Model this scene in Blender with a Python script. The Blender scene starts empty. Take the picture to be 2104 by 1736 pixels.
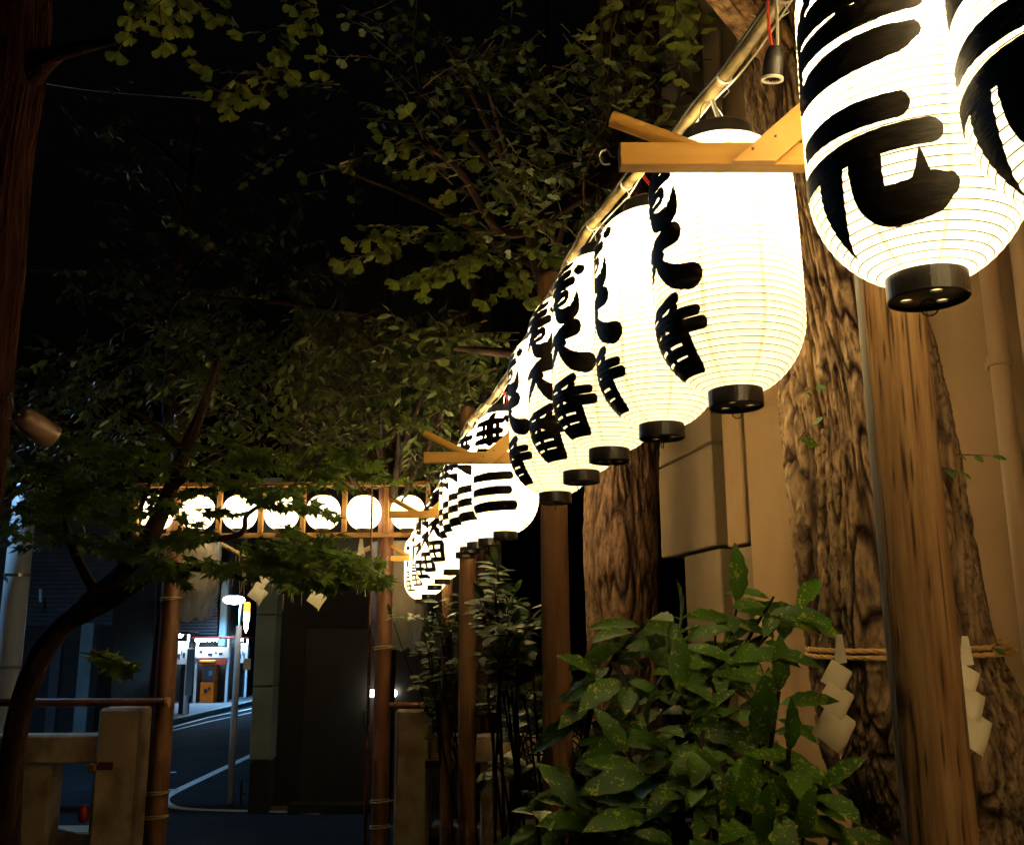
import bpy, math, random
import numpy as np
from mathutils import Vector, Matrix, noise

S = bpy.context.scene
COL = S.collection
rad = math.radians

# ------------------------------------------------------------------ camera
FPX, CX, CY, WPX = 2030.0, 1052.0, 868.0, 2104.0          # focal length and centre on a 2104 px wide picture
PITCH, ROLL = rad(12.42), rad(-0.35)
C0 = Vector((0, 0, 1.9))
F_ = Vector((0, math.cos(PITCH), math.sin(PITCH)))
U0 = Vector((0, -math.sin(PITCH), math.cos(PITCH)))
R0 = Vector((1, 0, 0))
R_ = R0 * math.cos(ROLL) + U0 * math.sin(ROLL)
U_ = U0 * math.cos(ROLL) - R0 * math.sin(ROLL)
cd = bpy.data.cameras.new('camera')
cam = bpy.data.objects.new('camera', cd)
COL.objects.link(cam)
m3 = Matrix((R_, U_, -F_)).transposed()
cam.matrix_world = Matrix.Translation(C0) @ m3.to_4x4()
cd.sensor_fit = 'HORIZONTAL'
cd.sensor_width = 36.0
cd.lens = 36.0 * FPX / WPX
cd.clip_start, cd.clip_end = 0.05, 600
S.camera = cam

# ------------------------------------------------------------------ night sky
w = bpy.data.worlds.new('World')
S.world = w
w.use_nodes = True
wn = w.node_tree.nodes
sky = wn.new('ShaderNodeTexSky')
sky.sky_type = 'NISHITA'
sky.sun_disc = False
sky.sun_elevation = rad(-4.9)
sky.sun_rotation = rad(200)
w.node_tree.links.new(sky.outputs[0], wn['Background'].inputs[0])
wn['Background'].inputs[1].default_value = 0.15

vs = S.view_settings
vs.view_transform = 'Standard'
try:
    vs.look = 'None'
except Exception:
    pass
vs.exposure, vs.gamma, vs.use_curve_mapping = 0.4, 1.0, False
S.cycles.use_denoising = True
S.cycles.max_bounces = 6
S.cycles.diffuse_bounces = 3
S.cycles.glossy_bounces = 2
S.cycles.transmission_bounces = 4
S.cycles.transparent_max_bounces = 12
S.cycles.sample_clamp_indirect = 12.0
S.cycles.caustics_reflective = False
S.cycles.caustics_refractive = False

WARM = (1.0, 0.78, 0.42)
COOL = (0.36, 0.68, 1.0)


def at(px, py, d):
    """point seen at a pixel, d metres along the camera axis"""
    return C0 + d * (F_ + (px - CX) / FPX * R_ + (CY - py) / FPX * U_)


# ------------------------------------------------------------------ materials
def _n(nt, t, **kw):
    n = nt.nodes.new(t)
    for k, v in kw.items():
        setattr(n, k, v)
    return n


def mat(name, c1, c2=None, rough=0.7, scale=6.0, stretch=(1, 1, 1), bump=0.0, bscale=None, spec=0.3, detail=6.0,
        c3=None, s3=1.5, st3=None, metal=0.0, bdist=0.01, contrast=(0.3, 0.7)):
    """surface mottled between c1 and c2 by stretched noise, large stains of c3, fine relief"""
    m = bpy.data.materials.new(name)
    m.use_nodes = True
    nt = m.node_tree
    b = nt.nodes['Principled BSDF']
    b.inputs['Roughness'].default_value = rough
    b.inputs['Specular IOR Level'].default_value = spec
    b.inputs['Metallic'].default_value = metal
    if c2 is None:
        c2 = tuple(x * 0.65 for x in c1)
    tc = _n(nt, 'ShaderNodeTexCoord')
    mp = _n(nt, 'ShaderNodeMapping')
    mp.inputs['Scale'].default_value = stretch
    nt.links.new(tc.outputs['Object'], mp.inputs[0])
    nz = _n(nt, 'ShaderNodeTexNoise')
    nz.inputs['Scale'].default_value = scale
    nz.inputs['Detail'].default_value = detail
    nz.inputs['Roughness'].default_value = 0.65
    nt.links.new(mp.outputs[0], nz.inputs[0])
    cr = _n(nt, 'ShaderNodeValToRGB')
    cr.color_ramp.elements[0].position = contrast[0]
    cr.color_ramp.elements[1].position = contrast[1]
    cr.color_ramp.elements[0].color = (*c2, 1)
    cr.color_ramp.elements[1].color = (*c1, 1)
    nt.links.new(nz.outputs[0], cr.inputs[0])
    out = cr.outputs[0]
    if c3 is not None:
        n3 = _n(nt, 'ShaderNodeTexNoise')
        n3.inputs['Scale'].default_value = s3
        n3.inputs['Detail'].default_value = 5
        if st3:
            m3_ = _n(nt, 'ShaderNodeMapping')
            m3_.inputs['Scale'].default_value = st3
            nt.links.new(tc.outputs['Object'], m3_.inputs[0])
            nt.links.new(m3_.outputs[0], n3.inputs[0])
        else:
            nt.links.new(tc.outputs['Object'], n3.inputs[0])
        r3 = _n(nt, 'ShaderNodeValToRGB')
        r3.color_ramp.elements[0].position = 0.48
        r3.color_ramp.elements[1].position = 0.68
        nt.links.new(n3.outputs[0], r3.inputs[0])
        mx = _n(nt, 'ShaderNodeMixRGB')
        mx.inputs[2].default_value = (*c3, 1)
        nt.links.new(r3.outputs[0], mx.inputs[0])
        nt.links.new(out, mx.inputs[1])
        out = mx.outputs[0]
    nt.links.new(out, b.inputs['Base Color'])
    if bump:
        nb = _n(nt, 'ShaderNodeTexNoise')
        nb.inputs['Scale'].default_value = bscale or scale * 4
        nb.inputs['Detail'].default_value = 8
        nt.links.new(mp.outputs[0], nb.inputs[0])
        bp = _n(nt, 'ShaderNodeBump')
        bp.inputs['Strength'].default_value = bump
        bp.inputs['Distance'].default_value = bdist
        nt.links.new(nb.outputs[0], bp.inputs['Height'])
        nt.links.new(bp.outputs[0], b.inputs['Normal'])
    return m


def glow(name, col, strength):
    m = bpy.data.materials.new(name)
    m.use_nodes = True
    nt = m.node_tree
    nt.nodes.remove(nt.nodes['Principled BSDF'])
    e = _n(nt, 'ShaderNodeEmission')
    e.inputs[0].default_value = (*col, 1)
    e.inputs[1].default_value = strength
    nt.links.new(e.outputs[0], nt.nodes['Material Output'].inputs[0])
    return m


def leafmat(name, c1, c2, rough=0.5, trans=0.35, spots=None, spec=0.4):
    m = bpy.data.materials.new(name)
    m.use_nodes = True
    nt = m.node_tree
    b = nt.nodes['Principled BSDF']
    b.inputs['Roughness'].default_value = rough
    b.inputs['Specular IOR Level'].default_value = spec
    oi = _n(nt, 'ShaderNodeObjectInfo')
    ge = _n(nt, 'ShaderNodeNewGeometry')
    ad = _n(nt, 'ShaderNodeMath', operation='ADD')
    nt.links.new(oi.outputs['Random'], ad.inputs[0])
    nt.links.new(ge.outputs['Random Per Island'], ad.inputs[1])
    fr = _n(nt, 'ShaderNodeMath', operation='FRACT')
    nt.links.new(ad.outputs[0], fr.inputs[0])
    mx = _n(nt, 'ShaderNodeMixRGB')
    mx.inputs[1].default_value = (*c1, 1)
    mx.inputs[2].default_value = (*c2, 1)
    nt.links.new(fr.outputs[0], mx.inputs[0])
    out = mx.outputs[0]
    tc = _n(nt, 'ShaderNodeTexCoord')
    if spots is not None:
        vo = _n(nt, 'ShaderNodeTexVoronoi')
        vo.inputs['Scale'].default_value = 21
        av = _n(nt, 'ShaderNodeVectorMath', operation='ADD')
        sc = _n(nt, 'ShaderNodeVectorMath', operation='SCALE')
        sc.inputs[0].default_value = (17, 31, 5)
        nt.links.new(oi.outputs['Random'], sc.inputs['Scale'])
        nt.links.new(tc.outputs['Object'], av.inputs[0])
        nt.links.new(sc.outputs[0], av.inputs[1])
        wz = _n(nt, 'ShaderNodeTexNoise')
        wz.inputs['Scale'].default_value = 30
        nt.links.new(av.outputs[0], wz.inputs[0])
        ws = _n(nt, 'ShaderNodeVectorMath', operation='MULTIPLY_ADD')
        ws.inputs[1].default_value = (.07, .07, .07)
        nt.links.new(wz.outputs['Color'], ws.inputs[0])
        nt.links.new(av.outputs[0], ws.inputs[2])
        nt.links.new(ws.outputs[0], vo.inputs[0])
        nz = _n(nt, 'ShaderNodeTexNoise')
        nz.inputs['Scale'].default_value = 7
        nt.links.new(av.outputs[0], nz.inputs[0])
        su = _n(nt, 'ShaderNodeMath', operation='MULTIPLY_ADD')
        su.inputs[1].default_value = 1.9
        su.inputs[2].default_value = -0.74
        nt.links.new(nz.outputs[0], su.inputs[0])
        lt = _n(nt, 'ShaderNodeMath', operation='LESS_THAN')
        nt.links.new(vo.outputs['Distance'], lt.inputs[0])
        nt.links.new(su.outputs[0], lt.inputs[1])
        mf = _n(nt, 'ShaderNodeMath', operation='MULTIPLY')
        mf.inputs[1].default_value = 0.85
        nt.links.new(lt.outputs[0], mf.inputs[0])
        m2 = _n(nt, 'ShaderNodeMixRGB')
        m2.inputs[2].default_value = (*spots, 1)
        nt.links.new(mf.outputs[0], m2.inputs[0])
        nt.links.new(out, m2.inputs[1])
        out = m2.outputs[0]
    nt.links.new(out, b.inputs['Base Color'])
    tr = _n(nt, 'ShaderNodeBsdfTranslucent')
    nt.links.new(out, tr.inputs[0])
    ms = _n(nt, 'ShaderNodeMixShader')
    ms.inputs[0].default_value = trans
    nt.links.new(b.outputs[0], ms.inputs[1])
    nt.links.new(tr.outputs[0], ms.inputs[2])
    nt.links.new(ms.outputs[0], nt.nodes['Material Output'].inputs[0])
    return m


def papermat(name, emit, trans_col, rib=False):
    """translucent lantern paper lit by the bulb inside; the paper itself scatters a soft even light"""
    m = bpy.data.materials.new(name)
    m.use_nodes = True
    nt = m.node_tree
    nt.nodes.remove(nt.nodes['Principled BSDF'])
    tr = _n(nt, 'ShaderNodeBsdfTranslucent')
    df = _n(nt, 'ShaderNodeBsdfDiffuse')
    em = _n(nt, 'ShaderNodeEmission')
    em.inputs[0].default_value = (*WARM, 1)
    em.inputs[1].default_value = emit
    df.inputs[0].default_value = (0.75, 0.72, 0.62, 1) if not rib else (0.10, 0.08, 0.055, 1)
    tr.inputs[0].default_value = (*trans_col, 1)
    if not rib:
        tc = _n(nt, 'ShaderNodeTexCoord')
        sp = _n(nt, 'ShaderNodeSeparateXYZ')
        nt.links.new(tc.outputs['Object'], sp.inputs[0])
        a = _n(nt, 'ShaderNodeMath', operation='ARCTAN2')
        nt.links.new(sp.outputs[1], a.inputs[0])
        nt.links.new(sp.outputs[0], a.inputs[1])
        k = _n(nt, 'ShaderNodeMath', operation='MULTIPLY')
        k.inputs[1].default_value = 8 / (2 * math.pi)
        nt.links.new(a.outputs[0], k.inputs[0])
        f = _n(nt, 'ShaderNodeMath', operation='FRACT')
        nt.links.new(k.outputs[0], f.inputs[0])
        l = _n(nt, 'ShaderNodeMath', operation='LESS_THAN')
        l.inputs[1].default_value = 0.065
        nt.links.new(f.outputs[0], l.inputs[0])
        nz = _n(nt, 'ShaderNodeTexNoise')
        nz.inputs['Scale'].default_value = 30
        nz.inputs['Detail'].default_value = 4
        nt.links.new(tc.outputs['Object'], nz.inputs[0])
        r = _n(nt, 'ShaderNodeMapRange')
        r.inputs[1].default_value, r.inputs[2].default_value = 0.3, 0.7
        r.inputs[3].default_value, r.inputs[4].default_value = 0.82, 1.08
        nt.links.new(nz.outputs[0], r.inputs[0])
        mx = _n(nt, 'ShaderNodeMixRGB')
        mx.inputs[1].default_value = (*trans_col, 1)
        mx.inputs[2].default_value = (trans_col[0] * .72, trans_col[1] * .58, trans_col[2] * .5, 1)
        nt.links.new(l.outputs[0], mx.inputs[0])
        mm = _n(nt, 'ShaderNodeMixRGB', blend_type='MULTIPLY')
        mm.inputs[0].default_value = 1
        nt.links.new(mx.outputs[0], mm.inputs[1])
        nt.links.new(r.outputs[0], mm.inputs[2])
        nt.links.new(mm.outputs[0], tr.inputs[0])
        m3_ = _n(nt, 'ShaderNodeMixRGB')
        m3_.inputs[1].default_value = (*WARM, 1)
        m3_.inputs[2].default_value = (WARM[0] * .75, WARM[1] * .6, WARM[2] * .52, 1)
        nt.links.new(l.outputs[0], m3_.inputs[0])
        nt.links.new(m3_.outputs[0], em.inputs[0])
    ms = _n(nt, 'ShaderNodeMixShader')
    ms.inputs[0].default_value = 0.6
    nt.links.new(df.outputs[0], ms.inputs[1])
    nt.links.new(tr.outputs[0], ms.inputs[2])
    ads = _n(nt, 'ShaderNodeAddShader')
    nt.links.new(ms.outputs[0], ads.inputs[0])
    nt.links.new(em.outputs[0], ads.inputs[1])
    nt.links.new(ads.outputs[0], nt.nodes['Material Output'].inputs[0])
    return m


def plasticmat(name):
    m = bpy.data.materials.new(name)
    m.use_nodes = True
    nt = m.node_tree
    b = nt.nodes['Principled BSDF']
    b.inputs['Base Color'].default_value = (0.75, 0.8, 0.85, 1)
    b.inputs['Roughness'].default_value = 0.18
    b.inputs['Specular IOR Level'].default_value = 0.8
    tc = _n(nt, 'ShaderNodeTexCoord')
    nz = _n(nt, 'ShaderNodeTexNoise')
    nz.inputs['Scale'].default_value = 9
    nz.inputs['Detail'].default_value = 5
    nz.inputs['Distortion'].default_value = 1.2
    mp = _n(nt, 'ShaderNodeMapping')
    mp.inputs['Scale'].default_value = (1.6, 1.6, 0.5)
    nt.links.new(tc.outputs['Object'], mp.inputs[0])
    nt.links.new(mp.outputs[0], nz.inputs[0])
    bp = _n(nt, 'ShaderNodeBump')
    bp.inputs['Strength'].default_value = 1.0
    bp.inputs['Distance'].default_value = 0.06
    nt.links.new(nz.outputs[0], bp.inputs['Height'])
    nt.links.new(bp.outputs[0], b.inputs['Normal'])
    t = _n(nt, 'ShaderNodeBsdfTransparent')
    ms = _n(nt, 'ShaderNodeMixShader')
    ms.inputs[0].default_value = 0.36
    nt.links.new(t.outputs[0], ms.inputs[1])
    nt.links.new(b.outputs[0], ms.inputs[2])
    nt.links.new(ms.outputs[0], nt.nodes['Material Output'].inputs[0])
    return m


M = {}
M['paper'] = papermat('lantern_paper', 0.24, (0.85, 0.8, 0.66))
M['rib'] = papermat('lantern_rib', 0.0, (0.035, 0.04, 0.035), rib=True)
M['round_paper'] = papermat('round_lantern_paper', 2.6, (0.9, 0.85, 0.75))
M['ink'] = mat('black_ink', (0.010, 0.008, 0.007), (0.040, 0.024, 0.014), rough=0.5, scale=28, stretch=(1, 1, 5), spec=0.3, bump=0.5, bscale=50, bdist=0.003, contrast=(.25, .5))  # brown streaks: dry brushing, plus sheen and light through the ink put into its colour
M['lacquer'] = mat('black_lacquer', (0.012, 0.01, 0.01), (0.02, 0.017, 0.015), rough=0.3, scale=20, spec=0.5)
M['wire'] = mat('black_wire', (0.015, 0.013, 0.012), rough=0.5)
M['steel'] = mat('bare_wire', (0.5, 0.48, 0.45), rough=0.35, metal=0.8)
M['red_wire'] = mat('red_cable', (0.5, 0.04, 0.02), rough=0.45)
M['white_wire'] = mat('white_cable', (0.7, 0.68, 0.62), rough=0.45)
M['bamboo'] = mat('bamboo_skin', (0.28, 0.215, 0.07), (0.15, 0.10, 0.038), rough=0.4, scale=7, stretch=(1, 1, 1), c3=(0.06, 0.038, 0.02), s3=22, spec=0.4)
M['dry_bamboo'] = mat('dry_bamboo', (0.20, 0.085, 0.04), (0.10, 0.04, 0.02), rough=0.45, scale=5, stretch=(3, 3, .4), spec=0.4)
M['log'] = mat('peeled_log', (0.33, 0.19, 0.075), (0.13, 0.066, 0.026), rough=0.75, scale=16, stretch=(3.0, 3.0, .20), bump=0.35, bscale=30, c3=(0.07, 0.036, 0.018), s3=2.3)
M['log_dark'] = mat('weathered_log', (0.23, 0.115, 0.05), (0.10, 0.05, 0.022), rough=0.8, scale=9, stretch=(2.2, 2.2, .22), bump=0.3, bscale=30)
M['pine'] = mat('fresh_pine', (0.72, 0.40, 0.10), (0.60, 0.30, 0.065), rough=0.55, scale=7, stretch=(.5, 6, 6), bump=0.08, bscale=40)
M['pine2'] = mat('fresh_pine_plank', (0.76, 0.45, 0.13), (0.66, 0.36, 0.09), rough=0.55, scale=6, stretch=(2, 2, 2), bump=0.05, bscale=60)
M['rack_wood'] = mat('rack_wood', (0.42, 0.23, 0.08), (0.28, 0.14, 0.05), rough=0.65, scale=8, stretch=(2, 2, 2))
M['bark'] = mat('ginkgo_bark', (0.33, 0.205, 0.095), (0.07, 0.038, 0.019), rough=0.9, scale=10, stretch=(2.0, 2.0, .42), bump=0.9, bscale=26, bdist=0.012, c3=(0.11, 0.06, 0.03), s3=6, spec=0.15, contrast=(.38, .62))


def barkmat(name, crest, fissure, mottle, scale=20, stretch=(1.5, 1.5, .6), bscale=42, bump=1.0):
    m = mat(name, crest, mottle, rough=0.92, scale=scale, stretch=stretch, bump=bump, bscale=bscale, bdist=0.010, spec=0.12, contrast=(.36, .64))
    nt = m.node_tree
    b = nt.nodes['Principled BSDF']
    src = b.inputs['Base Color'].links[0].from_socket
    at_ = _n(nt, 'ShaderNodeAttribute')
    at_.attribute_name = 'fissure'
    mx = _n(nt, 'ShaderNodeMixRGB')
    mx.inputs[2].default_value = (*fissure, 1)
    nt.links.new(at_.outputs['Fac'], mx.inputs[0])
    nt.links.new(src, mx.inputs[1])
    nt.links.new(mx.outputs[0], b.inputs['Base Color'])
    return m


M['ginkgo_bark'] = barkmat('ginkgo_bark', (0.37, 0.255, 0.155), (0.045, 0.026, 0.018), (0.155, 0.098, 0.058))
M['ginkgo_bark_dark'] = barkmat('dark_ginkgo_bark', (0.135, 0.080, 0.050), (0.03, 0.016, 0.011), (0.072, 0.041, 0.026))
M['log_split'] = barkmat('split_log', (0.28, 0.175, 0.085), (0.03, 0.015, 0.008), (0.15, 0.078, 0.032), 16, (3.2, 3.2, .18), 40, .4)
M['bark2'] = mat('dark_bark', (0.17, 0.075, 0.04), (0.05, 0.022, 0.013), rough=0.9, scale=10, stretch=(2, 2, .3), bump=0.8, bscale=24, spec=0.15)
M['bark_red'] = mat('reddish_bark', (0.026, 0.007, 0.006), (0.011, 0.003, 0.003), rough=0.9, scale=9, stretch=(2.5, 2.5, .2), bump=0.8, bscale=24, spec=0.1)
M['maple_bark'] = mat('maple_bark', (0.035, 0.016, 0.011), (0.015, 0.007, 0.006), rough=0.85, scale=10, stretch=(1, 1, .5), bump=0.5, bscale=30, spec=0.15)
M['twig'] = mat('twig', (0.10, 0.06, 0.03), (0.06, 0.035, 0.02), rough=0.8)
M['plaster'] = mat('beige_plaster', (0.345, 0.228, 0.128), (0.295, 0.192, 0.105), rough=0.92, scale=3, bump=0.22, bscale=70, c3=(0.215, 0.135, 0.071), s3=2.4, st3=(1, 1, .3), spec=0.1)
M['slab'] = mat('grey_wall_slab', (0.185, 0.135, 0.085), (0.15, 0.108, 0.066), rough=0.85, scale=2.5, stretch=(1, 1, .5), bump=0.15, bscale=60, spec=0.15)
M['pipe'] = mat('drainpipe_paint', (0.45, 0.30, 0.17), (0.40, 0.26, 0.15), rough=0.45, scale=5, spec=0.4)
M['conduit'] = mat('grey_conduit', (0.12, 0.11, 0.105), (0.09, 0.08, 0.078), rough=0.5, scale=6, stretch=(1, 1, .3))
M['stone'] = mat('fence_granite', (0.58, 0.42, 0.27), (0.48, 0.345, 0.22), rough=0.85, scale=5, bump=0.8, bscale=90, bdist=0.02, c3=(0.30, 0.20, 0.115), s3=4)
M['iron'] = mat('rusty_iron', (0.09, 0.02, 0.015), (0.05, 0.012, 0.01), rough=0.5, scale=12)
M['knob'] = mat('yellow_knob', (0.55, 0.30, 0.03), (0.4, 0.2, 0.02), rough=0.4)
M['red_paint'] = mat('red_paint', (0.35, 0.015, 0.012), rough=0.35)
M['rope'] = mat('straw_rope', (0.72, 0.46, 0.19), (0.46, 0.26, 0.10), rough=0.9, scale=60, stretch=(1, 1, 3), bump=0.5, bscale=120)
M['straw'] = mat('straw', (0.55, 0.45, 0.26), (0.4, 0.3, 0.16), rough=0.9)
M['shide'] = mat('white_paper', (0.88, 0.82, 0.66), (0.84, 0.78, 0.62), rough=0.8, scale=4)
M['soil'] = mat('earth', (0.07, 0.05, 0.03), (0.035, 0.025, 0.017), rough=0.95, scale=4, bump=0.5, bscale=30)
M['asphalt'] = mat('asphalt', (0.024, 0.030, 0.036), (0.015, 0.020, 0.024), rough=0.97, spec=0.06, scale=3, bump=0.25, bscale=120, c3=(0.012, 0.015, 0.018), s3=0.6)
M['pavement'] = mat('pavement', (0.14, 0.14, 0.14), (0.10, 0.10, 0.10), rough=0.8, scale=3)
M['line'] = mat('road_paint', (0.75, 0.76, 0.74), (0.5, 0.51, 0.5), rough=0.9, scale=7, contrast=(.25, .5))
M['concrete'] = mat('concrete', (0.27, 0.34, 0.33), (0.21, 0.27, 0.26), rough=0.85, scale=4, bump=0.15, c3=(0.16, 0.21, 0.2), s3=2)
M['dark_wall'] = mat('dark_wall', (0.035, 0.033, 0.03), (0.025, 0.024, 0.022), rough=0.7, scale=3)
M['siding'] = mat('grey_siding', (0.10, 0.098, 0.10), (0.075, 0.073, 0.076), rough=0.7, scale=3)
M['blue_metal'] = mat('pale_metal_pole', (0.80, 0.85, 0.87), (0.72, 0.77, 0.79), rough=0.45, scale=5, stretch=(1, 1, .3))
M['white_sign'] = mat('white_sign', (0.72, 0.74, 0.76), (0.66, 0.68, 0.7), rough=0.5)
M['red_sign'] = mat('red_sign', (0.55, 0.08, 0.05), (0.45, 0.06, 0.04), rough=0.5)
M['orange'] = mat('orange_paint', (0.9, 0.22, 0.008), (0.8, 0.18, 0.008), rough=0.45)
M['yellow'] = mat('yellow_paint', (0.8, 0.5, 0.05), rough=0.45)
M['screen'] = mat('screen_glass', (0.25, 0.32, 0.38), (0.15, 0.2, 0.24), rough=0.2)
M['mark'] = mat('dark_print', (0.03, 0.04, 0.07), rough=0.6)
M['cover'] = mat('beige_lantern_skin', (0.50, 0.36, 0.20), (0.42, 0.29, 0.15), rough=0.7, scale=4)
M['plastic'] = plasticmat('clear_plastic_wrap')
M['can'] = mat('spotlight_can', (0.20, 0.12, 0.085), (0.15, 0.09, 0.06), rough=0.4, scale=3, spec=0.5)
M['socket'] = mat('black_bakelite', (0.012, 0.011, 0.011), rough=0.35)
M['porcelain'] = mat('white_ring', (0.7, 0.68, 0.62), rough=0.35)
M['tube'] = glow('fluorescent_tube', (.58, .82, 1.0), 150)
M['lamp_cool'] = glow('street_lamp_glow', (0.75, 0.9, 1.0), 25)
M['lamp_warm'] = glow('orange_lamp_glow', (1.0, 0.35, 0.03), 4)
M['lamp_white'] = glow('white_lamp_glow', (1.0, 0.9, 0.75), 8)
M['ginkgo'] = leafmat('ginkgo_leaf', (0.16, 0.185, 0.03), (0.095, 0.13, 0.028), trans=0.4)
M['maple'] = leafmat('maple_leaf', (0.12, 0.18, 0.026), (0.06, 0.10, 0.018), trans=0.45)
M['aucuba'] = leafmat('spotted_leaf', (0.062, 0.155, 0.014), (0.030, 0.090, 0.010), rough=0.38, trans=0.22, spots=(0.27, 0.31, 0.04), spec=0.30)
M['camellia'] = leafmat('glossy_leaf', (0.028, 0.056, 0.010), (0.013, 0.028, 0.006), rough=0.42, trans=0.12, spec=0.25)
M['dimleaf'] = leafmat('dim_leaf', (0.075, 0.095, 0.024), (0.04, 0.06, 0.016), trans=0.35)
M['darkleaf'] = leafmat('dark_leaf', (0.11, 0.135, 0.032), (0.05, 0.075, 0.018), trans=0.35, spec=0.25)
M['paleleaf'] = leafmat('pale_twig_leaf', (0.28, 0.28, 0.24), (0.2, 0.2, 0.17), trans=0.2)


# ------------------------------------------------------------------ mesh helpers
class MB:
    def __init__(self):
        self.v, self.f = [], []

    def add(self, vs, fs):
        o = len(self.v)
        self.v += [tuple(x) for x in vs]
        self.f += [tuple(i + o for i in q) for q in fs]
        return self

    def box(self, c, s, mx=None, bev=0.0):
        x, y, z = s[0] / 2, s[1] / 2, s[2] / 2
        if bev > 0:
            b = min(bev, x * .9, y * .9, z * .9)
            vs, idx = [], {}
            for sx in (-1, 1):
                for sy in (-1, 1):
                    for sz in (-1, 1):
                        for k, p in enumerate(((sx * x, sy * (y - b), sz * (z - b)), (sx * (x - b), sy * y, sz * (z - b)), (sx * (x - b), sy * (y - b), sz * z))):
                            idx[sx, sy, sz, k] = len(vs)
                            vs.append(p)
            I = lambda a, b_, c_, k: idx[a, b_, c_, k]
            fs = []
            for s_ in (-1, 1):
                q = [(s_, -1, -1), (s_, 1, -1), (s_, 1, 1), (s_, -1, 1)]
                fs.append([I(*p, 0) for p in (q if s_ > 0 else q[::-1])])
                q = [(-1, s_, -1), (-1, s_, 1), (1, s_, 1), (1, s_, -1)]
                fs.append([I(*p, 1) for p in (q if s_ > 0 else q[::-1])])
                q = [(-1, -1, s_), (1, -1, s_), (1, 1, s_), (-1, 1, s_)]
                fs.append([I(*p, 2) for p in (q if s_ > 0 else q[::-1])])
            for a in (-1, 1):
                for b2 in (-1, 1):
                    e = [I(a, b2, -1, 0), I(a, b2, 1, 0), I(a, b2, 1, 1), I(a, b2, -1, 1)]
                    fs.append(e if a * b2 < 0 else e[::-1])
                    e = [I(a, -1, b2, 0), I(a, 1, b2, 0), I(a, 1, b2, 2), I(a, -1, b2, 2)]
                    fs.append(e if a * b2 > 0 else e[::-1])
                    e = [I(-1, a, b2, 1), I(1, a, b2, 1), I(1, a, b2, 2), I(-1, a, b2, 2)]
                    fs.append(e if a * b2 < 0 else e[::-1])
                    for c2 in (-1, 1):
                        t = [I(a, b2, c2, 0), I(a, b2, c2, 1), I(a, b2, c2, 2)]
                        fs.append(t if a * b2 * c2 > 0 else t[::-1])
        else:
            vs = [(-x, -y, -z), (x, -y, -z), (x, y, -z), (-x, y, -z), (-x, -y, z), (x, -y, z), (x, y, z), (-x, y, z)]
            fs = [(0, 3, 2, 1), (4, 5, 6, 7), (0, 1, 5, 4), (1, 2, 6, 5), (2, 3, 7, 6), (3, 0, 4, 7)]
        if mx is not None:
            vs = [mx @ Vector(p) for p in vs]
        c = Vector(c)
        return self.add([Vector(p) + c for p in vs], fs)

    def bar(self, a, b, wd, ht, up=(0, 0, 1), bev=0.0):
        """box from a to b; wd across, ht along up"""
        a, b = Vector(a), Vector(b)
        d = (b - a)
        L = d.length
        d.normalize()
        up = Vector(up)
        s = d.cross(up).normalized()
        u = s.cross(d)
        mx = Matrix((d, s, u)).transposed()
        return self.box((a + b) / 2, (L, wd, ht), mx, bev)

    def tube(self, pts, r, seg=10, caps=True):
        pts = [Vector(p) for p in pts]
        n = len(pts)
        rr = r if isinstance(r, (list, tuple)) else [r] * n
        t0 = (pts[1] - pts[0]).normalized()
        ref = Vector((0, 0, 1)) if abs(t0.z) < .9 else Vector((1, 0, 0))
        s = t0.cross(ref).normalized()
        vs, fs = [], []
        for i in range(n):
            t = (pts[min(i + 1, n - 1)] - pts[max(i - 1, 0)]).normalized()
            s = (s - t * s.dot(t))
            if s.length < 1e-6:
                s = t.orthogonal()
            s.normalize()
            u = t.cross(s)
            for k in range(seg):
                a = 2 * math.pi * k / seg
                vs.append(pts[i] + rr[i] * (math.cos(a) * s + math.sin(a) * u))
        for i in range(n - 1):
            for k in range(seg):
                k2 = (k + 1) % seg
                fs.append((i * seg + k, i * seg + k2, (i + 1) * seg + k2, (i + 1) * seg + k))
        if caps:
            fs.append(tuple(range(seg))[::-1])
            fs.append(tuple((n - 1) * seg + k for k in range(seg)))
        return self.add(vs, fs)

    def lathe(self, prof, seg=24, c=(0, 0, 0), cap0=False, cap1=False):
        vs, fs = [], []
        for r, z in prof:
            for k in range(seg):
                a = 2 * math.pi * k / seg
                vs.append((c[0] + r * math.cos(a), c[1] + r * math.sin(a), c[2] + z))
        for i in range(len(prof) - 1):
            for k in range(seg):
                k2 = (k + 1) % seg
                fs.append((i * seg + k, i * seg + k2, (i + 1) * seg + k2, (i + 1) * seg + k))
        if cap0:
            fs.append(tuple(range(seg))[::-1])
        if cap1:
            n = len(prof) - 1
            fs.append(tuple(n * seg + k for k in range(seg)))
        return self.add(vs, fs)


ORG = {}


def new_mesh(name, vs, fs, m, smooth=False):
    me = bpy.data.meshes.new(name)
    me.from_pydata([tuple(v) for v in vs], [], [tuple(f) for f in fs])
    me.materials.append(m)
    if smooth:
        me.polygons.foreach_set('use_smooth', [True] * len(me.polygons))
    me.update()
    return me


def tag(o, label=None, cat=None, group=None, kind=None):
    if label: o['label'] = label
    if cat: o['category'] = cat
    if group: o['group'] = group
    if kind: o['kind'] = kind
    return o


def empty(name, loc, label, cat, group=None):
    o = bpy.data.objects.new(name, None)
    o.empty_display_size = 0.1
    COL.objects.link(o)
    o.location = loc
    ORG[o.name] = Vector(loc)
    return tag(o, label, cat, group)


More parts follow.
